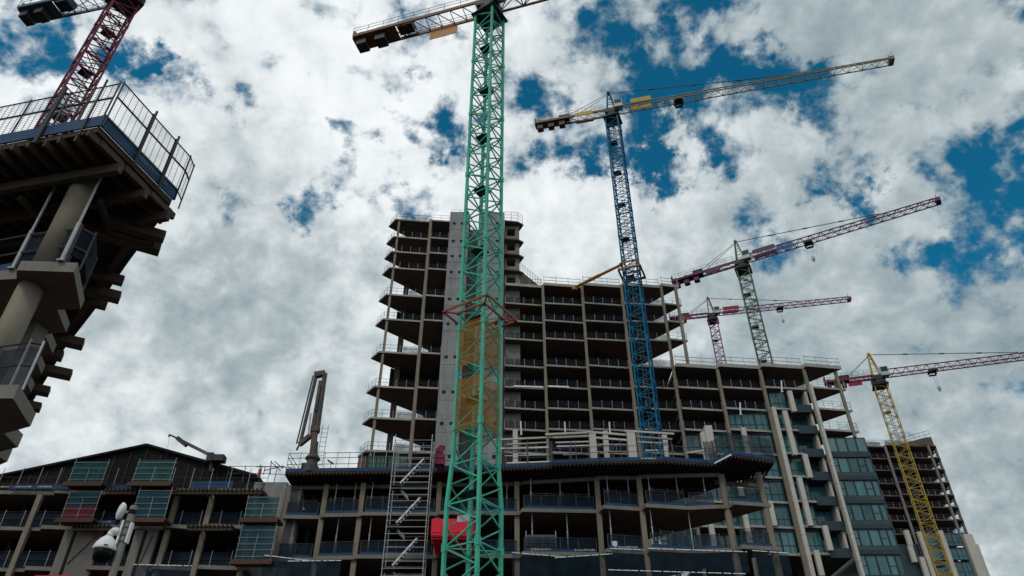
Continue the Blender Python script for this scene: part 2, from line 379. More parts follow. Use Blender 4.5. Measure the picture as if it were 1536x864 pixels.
for a in SHZ[1:]:
    s = MB(); s.poly([(-1.15, 83.6), (.9, 83.9), (1.75, 84.6), (1.1, 86), (-1.15, 86)], a - .5, a - .25); s.build('landing_slab', 'slab', tw)
gr = RailSet(); guardrail(gr, [(-1.1, 83.8), (.9, 84), (1.6, 84.7)], 77.56, h=1.9, rails=(1.85, 1.3, .7), step=1.1, r=.025); gr.build('guardrail', 'galv', tw)
gr = RailSet(); guardrail(gr, [(-9.3, 84.2), (-6.7, 84.2)], 79.35, h=.9, rails=(.85, .4), step=1.2, r=.02); gr.build('guardrail', 'galv_dark', tw)
st = MB(); st.hexa([(1.15, 84.6, 65.4), (4.2, 84.6, 65.4), (4.2, 87, 65.4), (1.15, 87, 65.4)], [(1.15, 84.6, 68.6), (4.1, 84.6, 65.6), (4.1, 87, 65.6), (1.15, 87, 68.6)])
st.build('stair_ramp', 'slab', tw)
sr = MB()
for k in range(9):
    t = k / 8; sr.tube((1.2 + 2.9 * t, 84.6, 68.6 - 3 * t), (1.2 + 2.9 * t, 84.6, 70 - 3 * t), .028, 5)
for q in (.5, 1.0, 1.4): sr.tube((1.2, 84.6, 68.6 + q), (4.1, 84.6, 65.6 + q), .026, 5)
sr.build('stair_railing', 'galv', tw)

# ================================================================== MIDDLE BLOCK (open frame)
mb_ = thing('frame_block', (10, 88, 0), 'broad unfinished concrete frame block with open floors, directly right of the tower core', 'building')
CX = [-1.1, 4.35, 9.9, 15.5, 21.1]
def tooth(x0, x1, f=83.4, b=84.05): return [(x0 + .18, f), (x1 - .12, b)]
for i, z in enumerate(LV_M):
    up = z > 52.5; pts = []; lines = []
    for x0, x1 in zip(CX[:-1], CX[1:]):
        t = tooth(x0, x1, 83.4 + random.uniform(-.06, .06), 84.0 + random.uniform(-.06, .06)); pts += t; lines.append(t)
    if up: pts += [(21.2, 83.5), (23.75, 84.0), (15.5, 92.9), (-1.1, 92.9)]; lines.append([(21.25, 83.5), (23.7, 83.95)])
    else: pts += [(21.14, 83.9), (21.14, 92.9), (-1.1, 92.9)]
    top = i == len(LV_M) - 1
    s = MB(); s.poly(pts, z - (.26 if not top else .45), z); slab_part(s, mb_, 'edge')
    gr = RailSet(); ms = Strips()
    for k, L in enumerate(lines):
        P = inset(L, .15)
        guardrail(gr, P, z, step=1.3 if not top else 1.9, rails=(1.1, .55), r=.014 if not top else .034, pr=.03 if not top else .036, h=1.15 if not top else 1.3)
        if not top and k < 4: mesh_strip(ms, inset(L, .3), z + .04, z + 1.1)
    if up: guardrail(gr, [(23.6, 84.1), (20.5, 87.4)], z, step=1.3, r=.022, pr=.028)
    gr.build('guardrail', 'galv', mb_)
    if not top: ms.build('mesh_panel', 'rail_mesh', mb_)
    if not top and not z < 40:
        for L in lines:
            ed = MB(); ed.bar((L[0][0], L[0][1] - .012, z - .22), (L[1][0], L[1][1] - .012, z - .22), .02, .05)
                                           # ragged pale slab-edge clips along the pour
            n = 5
            for k in range(n):
                p = Vector((*L[0], 0)).lerp(Vector((*L[1], 0)), (k + .5) / n)
                ed.bb(p.x - .12, p.x + .12, p.y - .06, p.y + .02, z - .32, z - .12)
            ed.build('edge_clip', 'concrete', mb_)
for k, x in enumerate(CX[1:]):
    c = MB(); c.bb(x - .17, x + .17, 83.45, 83.8, 0, 65.0); c.build('column', 'column', mb_)
c = MB(); c.bb(23.05, 23.42, 83.82, 84.2, 51.95, 65.0); c.build('column', 'column', mb_)
w = MB(); w.bb(-1.1, 16, 91.2, 91.4, 0, 64.9); w.build('rear_screen_wall', 'infill', mb_)  # added dark wall, cuts the light passing through the open floors
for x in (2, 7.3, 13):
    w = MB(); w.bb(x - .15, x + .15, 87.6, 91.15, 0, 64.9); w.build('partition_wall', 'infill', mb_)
ft = MB()
for a, b in ((.2, 4.0), (4.7, 7.3)):
    t0 = Vector((a, 83.25, 48.55)); t1 = Vector((b, 83.3, 48.45)); ft.bar(t0, t1, .2, .22)
ft.build('white_edge_beam', 'white', mb_)

# ================================================================== RIGHT BLOCK (frame above, glazing below)
rb = thing('glazed_block', (32, 88, 0), 'half glazed block with staggered stone fins, open concrete floors above', 'building')
CR = [21.2, 26.85, 32.4, 38.15]
LV_R = [27.7, 30.75, 33.7, 36.75, 39.7, 42.8, 45.7, 48.75, 51.9]
for i, z in enumerate(LV_R):
    top = i == len(LV_R) - 1; pts = []; lines = []
    f = 83.0 if top else 83.45
    for x0, x1 in zip(CR[:-1], CR[1:]):
        t = tooth(x0, x1, f + random.uniform(-.05, .05), f + .65); pts += t; lines.append(t)
    if z > 40: pts += [(38.25, f), (43.2, f + .75), (34.6, 92.9), (21.2, 92.9)]; lines.append([(38.3, f), (43.15, f + .7)])
    else: pts += [(38.3, 84.6), (38.3, 92.9), (21.2, 92.9)]
    s = MB(); s.poly(pts, z - (.5 if top else .26), z); slab_part(s, rb, 'edge')
    if z > 40:
        gr = RailSet(); ms = Strips()
        for k, L in enumerate(lines):
            if z < 45 and 0 < k < 3: continue
            if 45 < z < 48 and k == 2: continue
            if k == 3 and z < 48: gr.build('guardrail', 'galv', rb); gr = RailSet()
            guardrail(gr, inset(L, .15), z, step=1.3 if not top else 1.8, r=.015 if not top else .034, pr=.03, h=1.15 if not top else 1.3, rails=(1.1, .75, .4) if k == 3 and not top else (1.1, .55))
            if not top and k < 3: mesh_strip(ms, inset(L, .3), z + .04, z + 1.05)
        guardrail(gr, [(43.1, 84.3), (39.6, 88)], z, step=1.2, r=.02, pr=.025)
        gr.build('guardrail', 'galv', rb)
        if ms.f: ms.build('mesh_panel', 'rail_mesh', rb)
for x in CR[1:]:
    c = MB(); c.bb(x - .19, x + .19, 83.55, 83.95, 0 if x < 38 else 48, 51.4); c.build('column', 'column', rb)
c = MB(); c.bb(42.25, 42.6, 84.0, 84.35, 41.9, 51.35); c.build('column', 'column', rb)
w = MB(); w.bb(21.3, 34, 91.2, 91.4, 0, 51.3); w.build('rear_screen_wall', 'infill', rb)  # added dark wall at the back, keeps light out of the floors
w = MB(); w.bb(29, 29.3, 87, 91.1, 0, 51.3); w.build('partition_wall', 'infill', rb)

def window(parent, x0, x1, z0, z1, Y, glass='glass', transom=.32, mull=None):
    """one framed window: frame with its bars, one pane behind"""
    f = MB(); t = .07
    f.bb(x0, x0 + t, Y - .06, Y + .06, z0, z1); f.bb(x1 - t, x1, Y - .06, Y + .06, z0, z1)
    f.bb(x0 + t, x1 - t, Y - .06, Y + .06, z0, z0 + t); f.bb(x0 + t, x1 - t, Y - .06, Y + .06, z1 - t, z1)
    if transom: f.bb(x0 + t, x1 - t, Y - .05, Y + .05, z0 + (z1 - z0) * transom, z0 + (z1 - z0) * transom + .06)
    if mull: f.bb(x0 + (x1 - x0) * mull, x0 + (x1 - x0) * mull + .06, Y - .045, Y + .05, z0 + t, z1 - t)
    o = f.build('window', 'spandrel', parent)
    p = MB(); yy = Y + random.uniform(-.012, .012)
    p.hexa([(x0 + .03, yy, z0 + .03), (x1 - .03, yy + random.uniform(-.015, .015), z0 + .03), (x1 - .03, yy + .05, z0 + .03), (x0 + .03, yy + .05, z0 + .03)],
           [(x0 + .03, yy + random.uniform(-.02, .02), z1 - .03), (x1 - .03, yy + random.uniform(-.02, .02), z1 - .03), (x1 - .03, yy + .06, z1 - .03), (x0 + .03, yy + .06, z1 - .03)])
    p.build('pane', glass, o)
# glazing storey by storey; the cladding climbs higher towards the right
for zi in range(len(LV_R) - 1):
    z0, z1 = LV_R[zi], LV_R[zi + 1] - .5
    if zi == 7: continue
    runs = []
    if zi <= 4: runs += [(17.2 if zi < 3 else 21.3, 26.9, 4 if zi < 3 else 3), (27.3, 32.2, 3)]
    elif zi == 5: runs += [(27.3, 32.2, 3)]
    if zi == 6: runs += [(33.0, 35.1, 1)]
    elif zi <= 5: runs += [(33.4, 35.2, 1)]
    for (a, b, n) in runs:
        for k in range(n):
            q = (b - a) / n; window(rb, a + q * k + .02, a + q * (k + 1) - .02, z0 + .02, z1, 84.35 if a > 20 else 85.2, transom=.36, mull=.5 if q > 1.5 else None)
        sp = MB(); sp.bb(a, b, 84.22 if a > 20 else 85.1, 84.5 if a > 20 else 85.4, z1 + .01, z1 + .49); sp.build('spandrel_panel', 'spandrel', rb)
    if zi <= 6:
        window(rb, 35.7, 37.85, z0 + .65, z1 - .1, 85.6, glass='glass', transom=None, mull=.5)
        bk = MB(); bk.bb(35.5, 37.9, 83.75, 84.0, z0 - .55, z0 + .5); bk.bb(35.5, 37.9, 84.0, 86, z0 - .3, z0 - .1); bk.build('balcony', 'spandrel', rb)
        sp = MB(); sp.bb(37.6, 37.9, 84.05, 85.5, z0 + .5, z1); sp.build('balcony_cheek', 'pale', rb)
def stone(name, x, y, z0, z1, wd=.62, dp=.7):
    p = MB(); p.bb(x - wd / 2, x + wd / 2, y - dp / 2, y + dp / 2, z0, z1); o = p.build(name, 'pale', rb)
    j = MB(); z = z0 + 2.95
    while z < z1 - .5:
        j.bb(x - wd / 2 - .003, x + wd / 2 + .003, y - dp / 2 - .003, y + dp / 2 + .003, z, z + .03); z += 2.95
    if j.f: j.build('panel_joint', 'slab', o)
stone('stone_pier', 32.85, 83.4, 0, 45.6, .46, .5); stone('stone_pier', 38.2, 83.3, 0, 48.7, .36, .7)
for (x, y0, y1) in ((1179, 617, 683), (1185, 587, 618), (1208, 682, 717), (1201, 717, 789), (1238, 789, 826), (1155, 752, 789), (1115, 642, 690), (1108, 719, 745), (1117, 769, 818), (1066, 787, 830), (994, 794, 830), (1225, 826, 864)):
    a = at(x, y0, 83.3); b = at(x + (y1 - y0) * .17, y1, 83.3)
    stone('stone_fin', (a.x + b.x) / 2, 83.3, b.z, a.z, .56, .45)

# ================================================================== GLAZED WING
wg = thing('glazed_wing', (41, 88, 0), 'fully glazed lower wing banded with dark spandrels behind the yellow crane mast', 'building')
body = MB(); body.bb(38.75, 43.5, 84.6, 94, 0, 39.6); body.build('wall', 'spandrel', wg)
LW = [24.9, 28.1, 31.0, 33.95, 36.85, 39.75]
for a, b in zip(LW[:-1], LW[1:]):
    sp = MB(); sp.bb(38.6, 43.62, 84.0, 84.3, a - .5, a - .02); sp.build('spandrel_panel', 'spandrel', wg)
    sp = MB(); sp.bb(38.6, 43.62, 84.06, 84.3, a, a + .42); sp.build('spandrel_panel', 'glass_dark', wg)
    xs = [38.7, 39.5, 40.7, 41.9, 42.8, 43.55]
    for k in range(5): window(wg, xs[k], xs[k + 1] - .03, a + .45, b - .53, 84.2, transom=.45 if k in (0, 3) else None)
sp = MB(); sp.bb(38.6, 43.62, 84.0, 84.3, 39.25, 39.9); sp.build('spandrel_panel', 'spandrel', wg)
for k in range(4):
    x0 = 38.7 + 1.22 * k; window(wg, x0, x0 + 1.19, 39.95, 41.85, 84.2, glass='glass_pale', transom=None)
sd_ = MB(); sd_.bb(43.5, 43.66, 84.3, 93.9, 0, 41.8); sd_.build('side_wall', 'glass_dark', wg)
rf = MB(); rf.bb(38.7, 43.5, 84.7, 93.9, 39.65, 39.85); rf.build('roof', 'slab', wg)

# ================================================================== FAR BUILDING
fb = thing('far_block', (86, 155, 0), 'distant unfinished concrete block at the right behind the yellow crane', 'building')
FL = [46.6, 49.3, 52.2, 55.0, 57.7, 60.3, 63.0, 65.95, 68.6, 71.4]
for i, z in enumerate(FL):
    s = MB(); s.poly([(70, 149.3), (81.1, 150.2), (81.4, 149.2), (90.5, 149.8), (90.9, 149.3), (92.6, 149.8), (93.3, 151), (92.9, 164), (70, 164)], z - .28, z); slab_part(s, fb, 'slab')
    if i >= 2:
        for y in (153, 157, 161):
            s = MB(); s.bb(92.9, 94.0, y, y + 1.8, z - .26, z - .02); s.build('balcony', 'concrete', fb)
        gr = RailSet(); guardrail(gr, [(78, 150.3), (81.0, 150.5)], z, step=1.5, r=.03, pr=.035); guardrail(gr, [(81.6, 149.6), (90.4, 150.1), (92.5, 150.2), (93.1, 152)], z, step=1.5, r=.03, pr=.035); gr.build('guardrail', 'galv', fb)
        ms = Strips(); mesh_strip(ms, [(81.6, 149.8), (90.4, 150.3)], z + .05, z + 1.1); mesh_strip(ms, [(77, 150.3), (81, 150.6)], z + .05, z + 1.1); ms.build('mesh_panel', 'rail_mesh', fb)
for x, y in ((81.25, 149.55), (90.7, 149.6), (92.7, 150.6)):
    c = MB(); c.bb(x - .2, x + .2, y - .25, y + .15, 0, 71.2); c.build('column', 'concrete', fb)
pr = MB(); pr.hexa([(84.5, 149.8, 71.4), (90.8, 149.6, 71.4), (92.4, 150, 71.4), (92.4, 152, 71.4), (84.5, 153, 71.4)], [(84.5, 149.8, 71.6), (90.8, 149.6, 73.2), (92.4, 150, 73.5), (92.4, 152, 73.5), (84.5, 153, 71.6)])
pr.build('roof_upstand', 'slab', fb)
gr = RailSet(); guardrail(gr, [(78, 150), (84.4, 150)], 71.4, h=1.4, rails=(1.35, .7), r=.04); 
for k in range(7):
    t = k / 6; gr.tube((85 + 7.3 * t, 150, 71.5 + 1.9 * t), (85 + 7.3 * t, 150, 73 + 2.1 * t), .04, 5)
gr.bar((85, 150, 73), (92.3, 150, 75.1), .07); gr.bar((85, 150, 72.3), (92.3, 150, 74.3), .06); gr.build('guardrail', 'galv', fb)
wl_ = MB(); wl_.bb(70, 92.4, 159, 159.3, 0, 71.2); wl_.build('rear_screen_wall', 'infill', fb)
for z0, z1 in ((43.4, 46.2), (46.7, 48.9), (49.4, 51.8)):
    for k in range(5):
        x0 = 81.6 + 1.75 * k; window(fb, x0, x0 + 1.72, z0, z1, 149.15, mull=.5)
for x, z0, z1 in ((79.4, 49.3, 52.3), (79.2, 46, 49.2), (82.0, 43, 52), (86.2, 43, 52.2), (80.7, 43, 47)):
    p = MB(); p.bb(x - .45, x + .45, 148.2, 148.9, z0, z1); p.build('stone_fin', 'pale', fb)
p = MB(); p.bb(90.7, 92.5, 148.5, 149.1, 0, 51.6); p.build('stone_fin', 'pale', fb)
p = MB(); p.bb(92.7, 94.2, 150.5, 156, 0, 50.2); p.build('stone_fin', 'pale', fb)
w = MB(); w.bb(76, 81.3, 149.3, 149.6, 0, 49.8); w.build('wall', 'spandrel', fb)

# ================================================================== PODIUM
pd = thing('podium_block', (0, 62, 0), 'dark concrete podium with zigzag slab edges, in front of the high buildings', 'building')
F1 = [(425, 772), (480, 773), (484, 770), (540, 769), (544, 767.5), (655, 768), (660, 766), (779, 767), (783, 762), (896, 764), (905, 757), (962, 761), (968, 755), (1033, 759), (1077, 757), (1092, 757), (1100, 751), (1156, 755)]
front = [tuple(atz(x, y, 23.1)[:2]) for x, y in F1]
back = [(17.2, 59.9), (13.8, 62.6), (10, 66), (-19, 68)]
PCOL = [-18.6, -15.5, -12.35, -6.0, .4, 6.95, 10.35, 17.05, 19.95]
for z in (23.1, 19.7, 16.2):
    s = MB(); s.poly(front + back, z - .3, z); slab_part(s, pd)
    segs = [(front[k], front[k + 1]) for k in range(len(front) - 1) if front[k + 1][0] - front[k][0] > 1.4]
    gr = RailSet(); ms = Strips(); bd = Strips()
    for a, b in segs:
        a2 = (a[0] + .15, a[1] + .15); b2 = (b[0] - .25, b[1] + .15)
        guardrail(gr, [a2, b2], z, step=1.5, r=.022, pr=.026, rails=(1.12,), h=1.15)
        mesh_strip(ms, inset([a2, b2], .05), z + .02, z + 1.1)
        mesh_strip(bd, inset([a2, b2], -.04), z + .02, z + .24, .025)
    e0 = front[-1]; guardrail(gr, [(e0[0] - .1, e0[1] + .2), (17.4, 59.6), (14, 62.2)], z, step=1.5, r=.022, pr=.026)
    gr.build('guardrail', 'galv_dark', pd); ms.build('mesh_panel', 'navy_mesh', pd); bd.build('toe_board', 'blue_board', pd)
def front_y(x):
    for a, b in zip(front[:-1], front[1:]):
        if a[0] <= x <= b[0]: return a[1] + (b[1] - a[1]) * (x - a[0]) / max(1e-6, b[0] - a[0])
    return front[-1][1]
for x in PCOL:
    c = MB(); y = front_y(x) + .32
    if x in (17.05, 19.95): c.tube((x, y, 0), (x, y, 25.7), .27, 16)
    else: c.bb(x - .2, x + .2, y - .12, y + .2, 0, 25.7)
    c.build('column', 'column', pd, smooth=False)
w = MB(); w.bb(-19, 9, 64.5, 64.8, 0, 25.5); w.build('rear_screen_wall', 'infill', pd)
for x in (-16.9, -9, -3, 3.6):
    w = MB(); w.bb(x - .12, x + .12, 61, 64.4, 0, 25.5); w.build('partition_wall', 'infill', pd)
# deck on formwork
DZ = 26.3
D1 = [(428, 708), (590, 706), (690, 703.5), (756, 701), (826, 699), (830, 695), (900, 692), (997, 690), (1060, 695), (1073, 694), (1096, 681), (1162, 691), (1151, 703)]
deck = [tuple(atz(x, y, DZ)[:2]) for x, y in D1]
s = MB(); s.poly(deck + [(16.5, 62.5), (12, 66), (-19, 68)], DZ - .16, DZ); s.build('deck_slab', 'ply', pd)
jo = MB()
x = deck[0][0] + .1
def deck_y(x):
    for a, b in zip(deck[:11], deck[1:12]):
        if a[0] <= x <= b[0]: return a[1] + (b[1] - a[1]) * (x - a[0]) / max(1e-6, b[0] - a[0])
    return deck[0][1]
while x < 21.2:
    y = deck_y(x); jo.bb(x - .05, x + .05, y - .08, min(y + 4.5, 60.5 if x > 18 else 99), DZ - .34, DZ - .165); x += .30
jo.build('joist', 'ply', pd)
lg = MB()
for a, b in ((-18.8, -12.2), (-12.2, -6), (-6, .9), (.9, 6.9), (6.9, 10.4), (10.4, 17)):
    ya, yb = deck_y(a) + 2.0, deck_y(b) + 2.0; lg.bar((a, ya, DZ - .56), (b, yb + .25, DZ - .56), .22, .3)
lg.bar((16.9, 59.0, DZ - .56), (21.6, 59.8, DZ - .56), .22, .3)
lg.build('ledger_beam', 'concrete', pd)
tb = Strips(); dk = deck[:12]
mesh_strip(tb, dk, DZ, DZ + .30, .05); tb.build('toe_board', 'blue_board', pd)
gr = RailSet()
guardrail(gr, [(deck[0][0] + .1, deck[0][1] + 4), (deck[0][0], deck[0][1] + .1), (-9.5, deck_y(-9.5) + .1)], DZ, h=1.75, rails=(1.7, 1.25, .7), step=1.05, r=.028, pr=.026)
gr.build('guardrail', 'galv', pd)
gr = RailSet(); guardrail(gr, [(-5.9, deck_y(-5.9) - .06)] + [(p[0], p[1] - .06) for p in deck[2:12]], DZ, h=1.9, rails=(1.25, .75), step=2.05, r=.026, pr=.032); gr.build('guardrail', 'galv_dark', pd)
ms = Strips(); mesh_strip(ms, [(p[0], p[1] + .06) for p in deck[8:12]], DZ + .36, DZ + 1.9); ms.build('mesh_panel', 'navy_mesh', pd)
ed = MB(); ed.bar((deck[9][0] - .1, deck[9][1] - .1, DZ - .1), (deck[10][0], deck[10][1] - .1, DZ - .1), .06, .14); ed.build('edge_strip', 'white', pd)
# braced edge-protection frames on the top two floors
br = MB()
for z, spans in ((23.1, ((-18.4, -16.2), (-15, -12.9), (-11.9, -9.4), (1.6, 4.0), (4.1, 6.3), (7.4, 9.5), (11.2, 13.8), (17.7, 19.5))), (19.7, ((11.5, 13.5), (17.7, 19.5)))):
    for a, b in spans:
        ya, yb = front_y(a) + .35, front_y(b) + .35
        for zz in (.2, 1.35): br.tube((a, ya, z + zz), (b, yb, z + zz), .03, 5)
        m = ((a + b) / 2, (ya + yb) / 2)
        br.tube((a, ya, z + 1.35), (*m, z + .2), .025, 5); br.tube((*m, z + .2), (b, yb, z + 1.35), .025, 5)
        for q in ((a, ya), m, (b, yb)): br.tube((*q, z + .02), (*q, z + 1.5), .03, 5)
br.build('brace_frame', 'galv_dark', pd)
# lettered toe boards: their white lettering is too small in the photo to be read
for (x, y, n) in ((801, 824, 13), (867, 824, 13), (933, 821, 12), (965, 691, 13)):
    zb = 19.75 if y > 800 else DZ + .03; p = atz(x, y, zb); lt = MB(); yy = (front_y(p.x) + .07) if y > 800 else deck_y(p.x) - .06
    for k in range(n):
        h = random.choice((.11, .13, .16)); lt.bb(p.x + k * .105, p.x + k * .105 + random.choice((.05, .065, .075)), yy - .016, yy - .004, zb + .05, zb + .05 + h)
    lt.bb(p.x - .2, p.x - .1, yy - .016, yy - .004, zb + .03, zb + .2)
    lt.build('lettering', 'galv', pd)

# ================================================================== LOW BUILDING (left, behind the camera pole)
lb = thing('low_roofed_block', (-30, 62, 0), 'low unfinished block with a dark shallow gable roof and netted bays at left', 'building')
LY = 58.6
LL = [15.6, 18.85, 22.05, 25.0]
def lowfront(z):
    px = [(-90, 0), (60, 3), (64, 0), (150, 3), (154, -1), (245, 2), (250, -2), (312, 2), (316, -2), (386, 1)]
    return [(at(x, 783, LY).x, LY + d * .16) for x, d in px]
lf = lowfront(0)
for z in LL:
    s = MB(); s.poly(lf + [(-20.6, 68), (-52, 68)], z - .3, z); slab_part(s, lb)
    gr = RailSet(); guardrail(gr, [(lf[0][0], lf[0][1] + .2), (lf[-1][0], lf[-1][1] + .25)], z, step=1.55, rails=(1.15, .6), r=.022, pr=.028, h=1.3 if z < 25 else 2.0); gr.build('guardrail', 'galv', lb)
    if z < 24:
        ms = Strips(); mesh_strip(ms, [(lf[0][0], lf[0][1] + .3), (lf[-1][0], lf[-1][1] + .3)], z + .02, z + 1.1); ms.build('mesh_panel', 'navy_mesh', lb)
for x in (-48, -43.6, -38.8, -27.5, -24.6, -21.0):
    c = MB(); c.bb(x - .2, x + .2, LY + .15, LY + .5, 0, 24.65); c.build('column', 'column', lb)
for x0, x1, z1 in ((-35.6, -32.6, 21.7), (-30.0, -28.2, 21.7)):
    c = MB(); c.bb(x0, x1, LY + .1, LY + .45, 0, z1); o = c.build('wall_panel', 'concrete', lb)
    j = MB(); j.bb(x0 + .9, x0 + .98, LY + .06, LY + .1, 12, z1 - .1); j.bb(x0 + .75, x0 + .9, LY + .02, LY + .09, 12, z1 - .1); j.bar((x0 + 1.1, LY + .05, 19), (x1 - .3, LY + .05, 21.2), .05); j.build('panel_joint', 'infill', o)
w = MB(); w.bb(-50, -21, 64.5, 64.8, 0, 24.6); w.build('rear_screen_wall', 'infill', lb)
for x in (-46, -41, -36.8, -31.5, -26, -23):
    w = MB(); w.bb(x - .12, x + .12, 60.8, 64.4, 0, 24.6); w.build('partition_wall', 'infill', lb)
AP = at(222, 667, 60.5); EL = at(-40, 722, 60.5); ER = at(384, 714, 60.5)
rf = MB()
rf.hexa([(EL.x, 60.2, EL.z - .2), (AP.x, 60.2, AP.z - .2), (AP.x, 70, AP.z - .2), (EL.x, 70, EL.z - .2)], [(EL.x, 60.2, EL.z), (AP.x, 60.2, AP.z), (AP.x, 70, AP.z), (EL.x, 70, EL.z)])
rf.hexa([(AP.x, 60.2, AP.z - .2), (ER.x + .3, 60.2, ER.z - .25), (ER.x + .3, 70, ER.z - .25), (AP.x, 70, AP.z - .2)], [(AP.x, 60.2, AP.z), (ER.x + .3, 60.2, ER.z), (ER.x + .3, 70, ER.z), (AP.x, 70, AP.z)])
rf.build('roof', 'slate', lb)
gb = MB(); gb.hexa([(EL.x, 60.6, 25.02), (ER.x, 60.6, 25.02), (ER.x, 60.9, 25.02), (EL.x, 60.9, 25.02)], [(EL.x, 60.6, EL.z - .22), (ER.x, 60.6, ER.z - .27), (ER.x, 60.9, ER.z - .27), (EL.x, 60.9, EL.z - .22)])
gb.hexa([(EL.x, 60.6, EL.z - .21), (ER.x, 60.6, ER.z - .26), (ER.x, 60.9, ER.z - .26), (EL.x, 60.9, EL.z - .21)], [(AP.x - .1, 60.6, AP.z - .22), (AP.x + .1, 60.6, AP.z - .22), (AP.x + .1, 60.9, AP.z - .22), (AP.x - .1, 60.9, AP.z - .22)])
gable = gb.build('gable_wall', 'slate', lb)
for k in range(18):
    st = MB()
    x = EL.x + (ER.x - EL.x) * (k + .5) / 18
    t = (x - EL.x) / (AP.x - EL.x) if x < AP.x else (ER.x - x) / (ER.x - AP.x); zt = 25.9 + (AP.z - 26.3) * max(0, t)
    st.bb(x - .06, x + .06, 60.52, 60.597, 25.05, zt); st.build('gable_stud', 'ply', gable)
bl = MB(); bl.wall((at(290, 715, 59.6).x, 59.6), (at(352, 715, 59.6).x, 59.6), 25.3, 26.1, .05); bl.build('tarpaulin', 'blue_board', lb)
for x0, x1, zz in ((154, 200, 25.0), (255, 390, 25.0), (292, 358, 22.05), (124, 180, 22.05)):
    a = at(x0, 780, LY).x; b = at(x1, 780, LY).x; x = a; jn = MB()
    while x < b:
        jn.bb(x - .06, x + .06, LY - 1.1, LY + 1.5, zz - .53, zz - .31); x += .34
    jn.bb(a, b, LY - .9, LY - .7, zz - .75, zz - .535)
    jn.build('joist', 'timber', lb)
tb = Strips()
for x0, x1, zz in ((0, 92, 25.0), (124, 178, 22.05), (154, 196, 25.0)):
    a = at(x0, 770, LY).x; b = at(x1, 770, LY).x; tb.wall((a, LY - .06), (b, LY - .06), zz + .01, zz + .36, .04)
tb.build('toe_board', 'blue_board', lb)
for x, y, zz, n in ((4, 724, 25.03, 8), (26, 724, 25.03, 14), (61, 722, 25.03, 12), (142, 780, 22.1, 14)):
    p = at(x, y, LY); lt = MB()
    for k in range(n): lt.bb(p.x + k * .1, p.x + k * .1 + random.choice((.045, .06, .07)), LY - .105, LY - .09, zz + .1, zz + .1 + random.choice((.1, .13, .15)))
    lt.build('lettering', 'galv', lb)
ew = MB(); a = at(383, 720, 60); b = at(432, 720, 60); ew.bb(a.x, b.x, 60, 61, 0, 26.2); ew.bb(b.x, b.x + 1.3, 60.2, 61, 0, 25.6); ew.build('stair_wall', 'core', lb)
gr = RailSet(); guardrail(gr, [(a.x - 2.6, 60.3), (a.x + .2, 60.3), (b.x, 60.6)], 26.3, h=1.5, rails=(1.45, .8), step=1.3); gr.build('guardrail', 'galv_dark', lb)

# ================================================================== LEFT NEAR BUILDING (looming overhead)
ln = thing('near_corner_block', (-15, 20, 0), 'dark concrete block looming overhead at upper left with a meshed timber deck', 'building')
NZ, N1, N2 = 16.72, 13.24, 9.76
P = atz(150, 190, NZ); Q = atz(258, 300, NZ); e1 = (Q - P).normalized(); e2 = (atz(0, 218, NZ) - P).normalized()
edge = [atz(x, y, NZ - .2) for x, y in ((240, 330), (192, 394), (146, 460), (97, 523), (53, 596), (20, 655), (-40, 720))]
far_l = P + e2 * 16
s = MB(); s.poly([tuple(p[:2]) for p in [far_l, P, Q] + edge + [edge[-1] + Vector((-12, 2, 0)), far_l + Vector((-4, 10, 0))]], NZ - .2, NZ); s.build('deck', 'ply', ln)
jo = MB()
for k in range(26):
    a = P + e2 * (.12 + .46 * k) - e1 * random.uniform(.02, .12); b = a + e1 * 3.4; jo.bar((a.x, a.y, NZ - .32), (b.x, b.y, NZ - .32), .09, .22)
jo.build('joist', 'timber', ln)
bm_ = MB()
for t in (.98, 2.0, 2.95):
    a = P + e1 * t - e2 * .05; b = a + e2 * 12; bm_.bar((a.x, a.y, NZ - .60), (b.x, b.y, NZ - .60), .16, .3)
bm_.build('main_beam', 'timber', ln)
sb = MB()
for t in (.25, 1.2, 2.25):
    a = P + e1 * t + e2 * .1; b = a + e1 * .85; sb.bar((a.x, a.y, NZ - .32), (b.x, b.y, NZ - .32), .1, .2)
sb.build('edge_joist', 'timber', ln)
inw = Vector((-math.sin(R(62)), -math.cos(R(62)), 0))
for (x, y, w, L) in ((247, 356, .26, 1.6), (233, 362, .2, 1.3), (240, 374, .38, 2.8), (185, 422, .22, 2), (180, 447, .36, 2.8), (160, 458, .25, 2.2), (125, 517, .42, 3.2), (94, 535, .36, 2.6), (107, 563, .44, 3.4), (74, 588, .42, 3.2), (61, 612, .42, 3)):
    E = atz(x, y, NZ - .75); b_ = MB(); b_.bar(E, E + inw * L, w, .3); b_.build('needle_beam', 'timber', ln)
ug = MB()                                        # underside ledgers along the receding edge
for k in range(len(edge) - 1):
    a, b = edge[k] + Vector((-.5, 0, -.3)), edge[k + 1] + Vector((-.5, 0, -.3)); ug.bar(a, b, .2, .34)
ug.build('ledger_beam', 'timber', ln)
tb = MB(); o_ = Vector((0, 0, .2))
tb.bar(P + e2 * 14 + o_ - e1 * .03, P + o_ - e1 * .03 - e2 * .06, .05, .40); tb.build('toe_board', 'blue_board', ln); tb = MB(); tb.bar(P + o_ - e2 * .05 - e1 * .05, Q + o_ - e2 * .05, .05, .44); tb.build('toe_board', 'blue_board', ln)
lt = MB()
for k in range(16):
    a = P + e1 * (1.15 + k * .085) - e2 * .088 + Vector((0, 0, .2)); lt.bar(a, a + e1 * random.choice((.04, .05, .06)), .01, random.choice((.12, .16, .19)))
lt.build('lettering', 'grey_blue', ln)
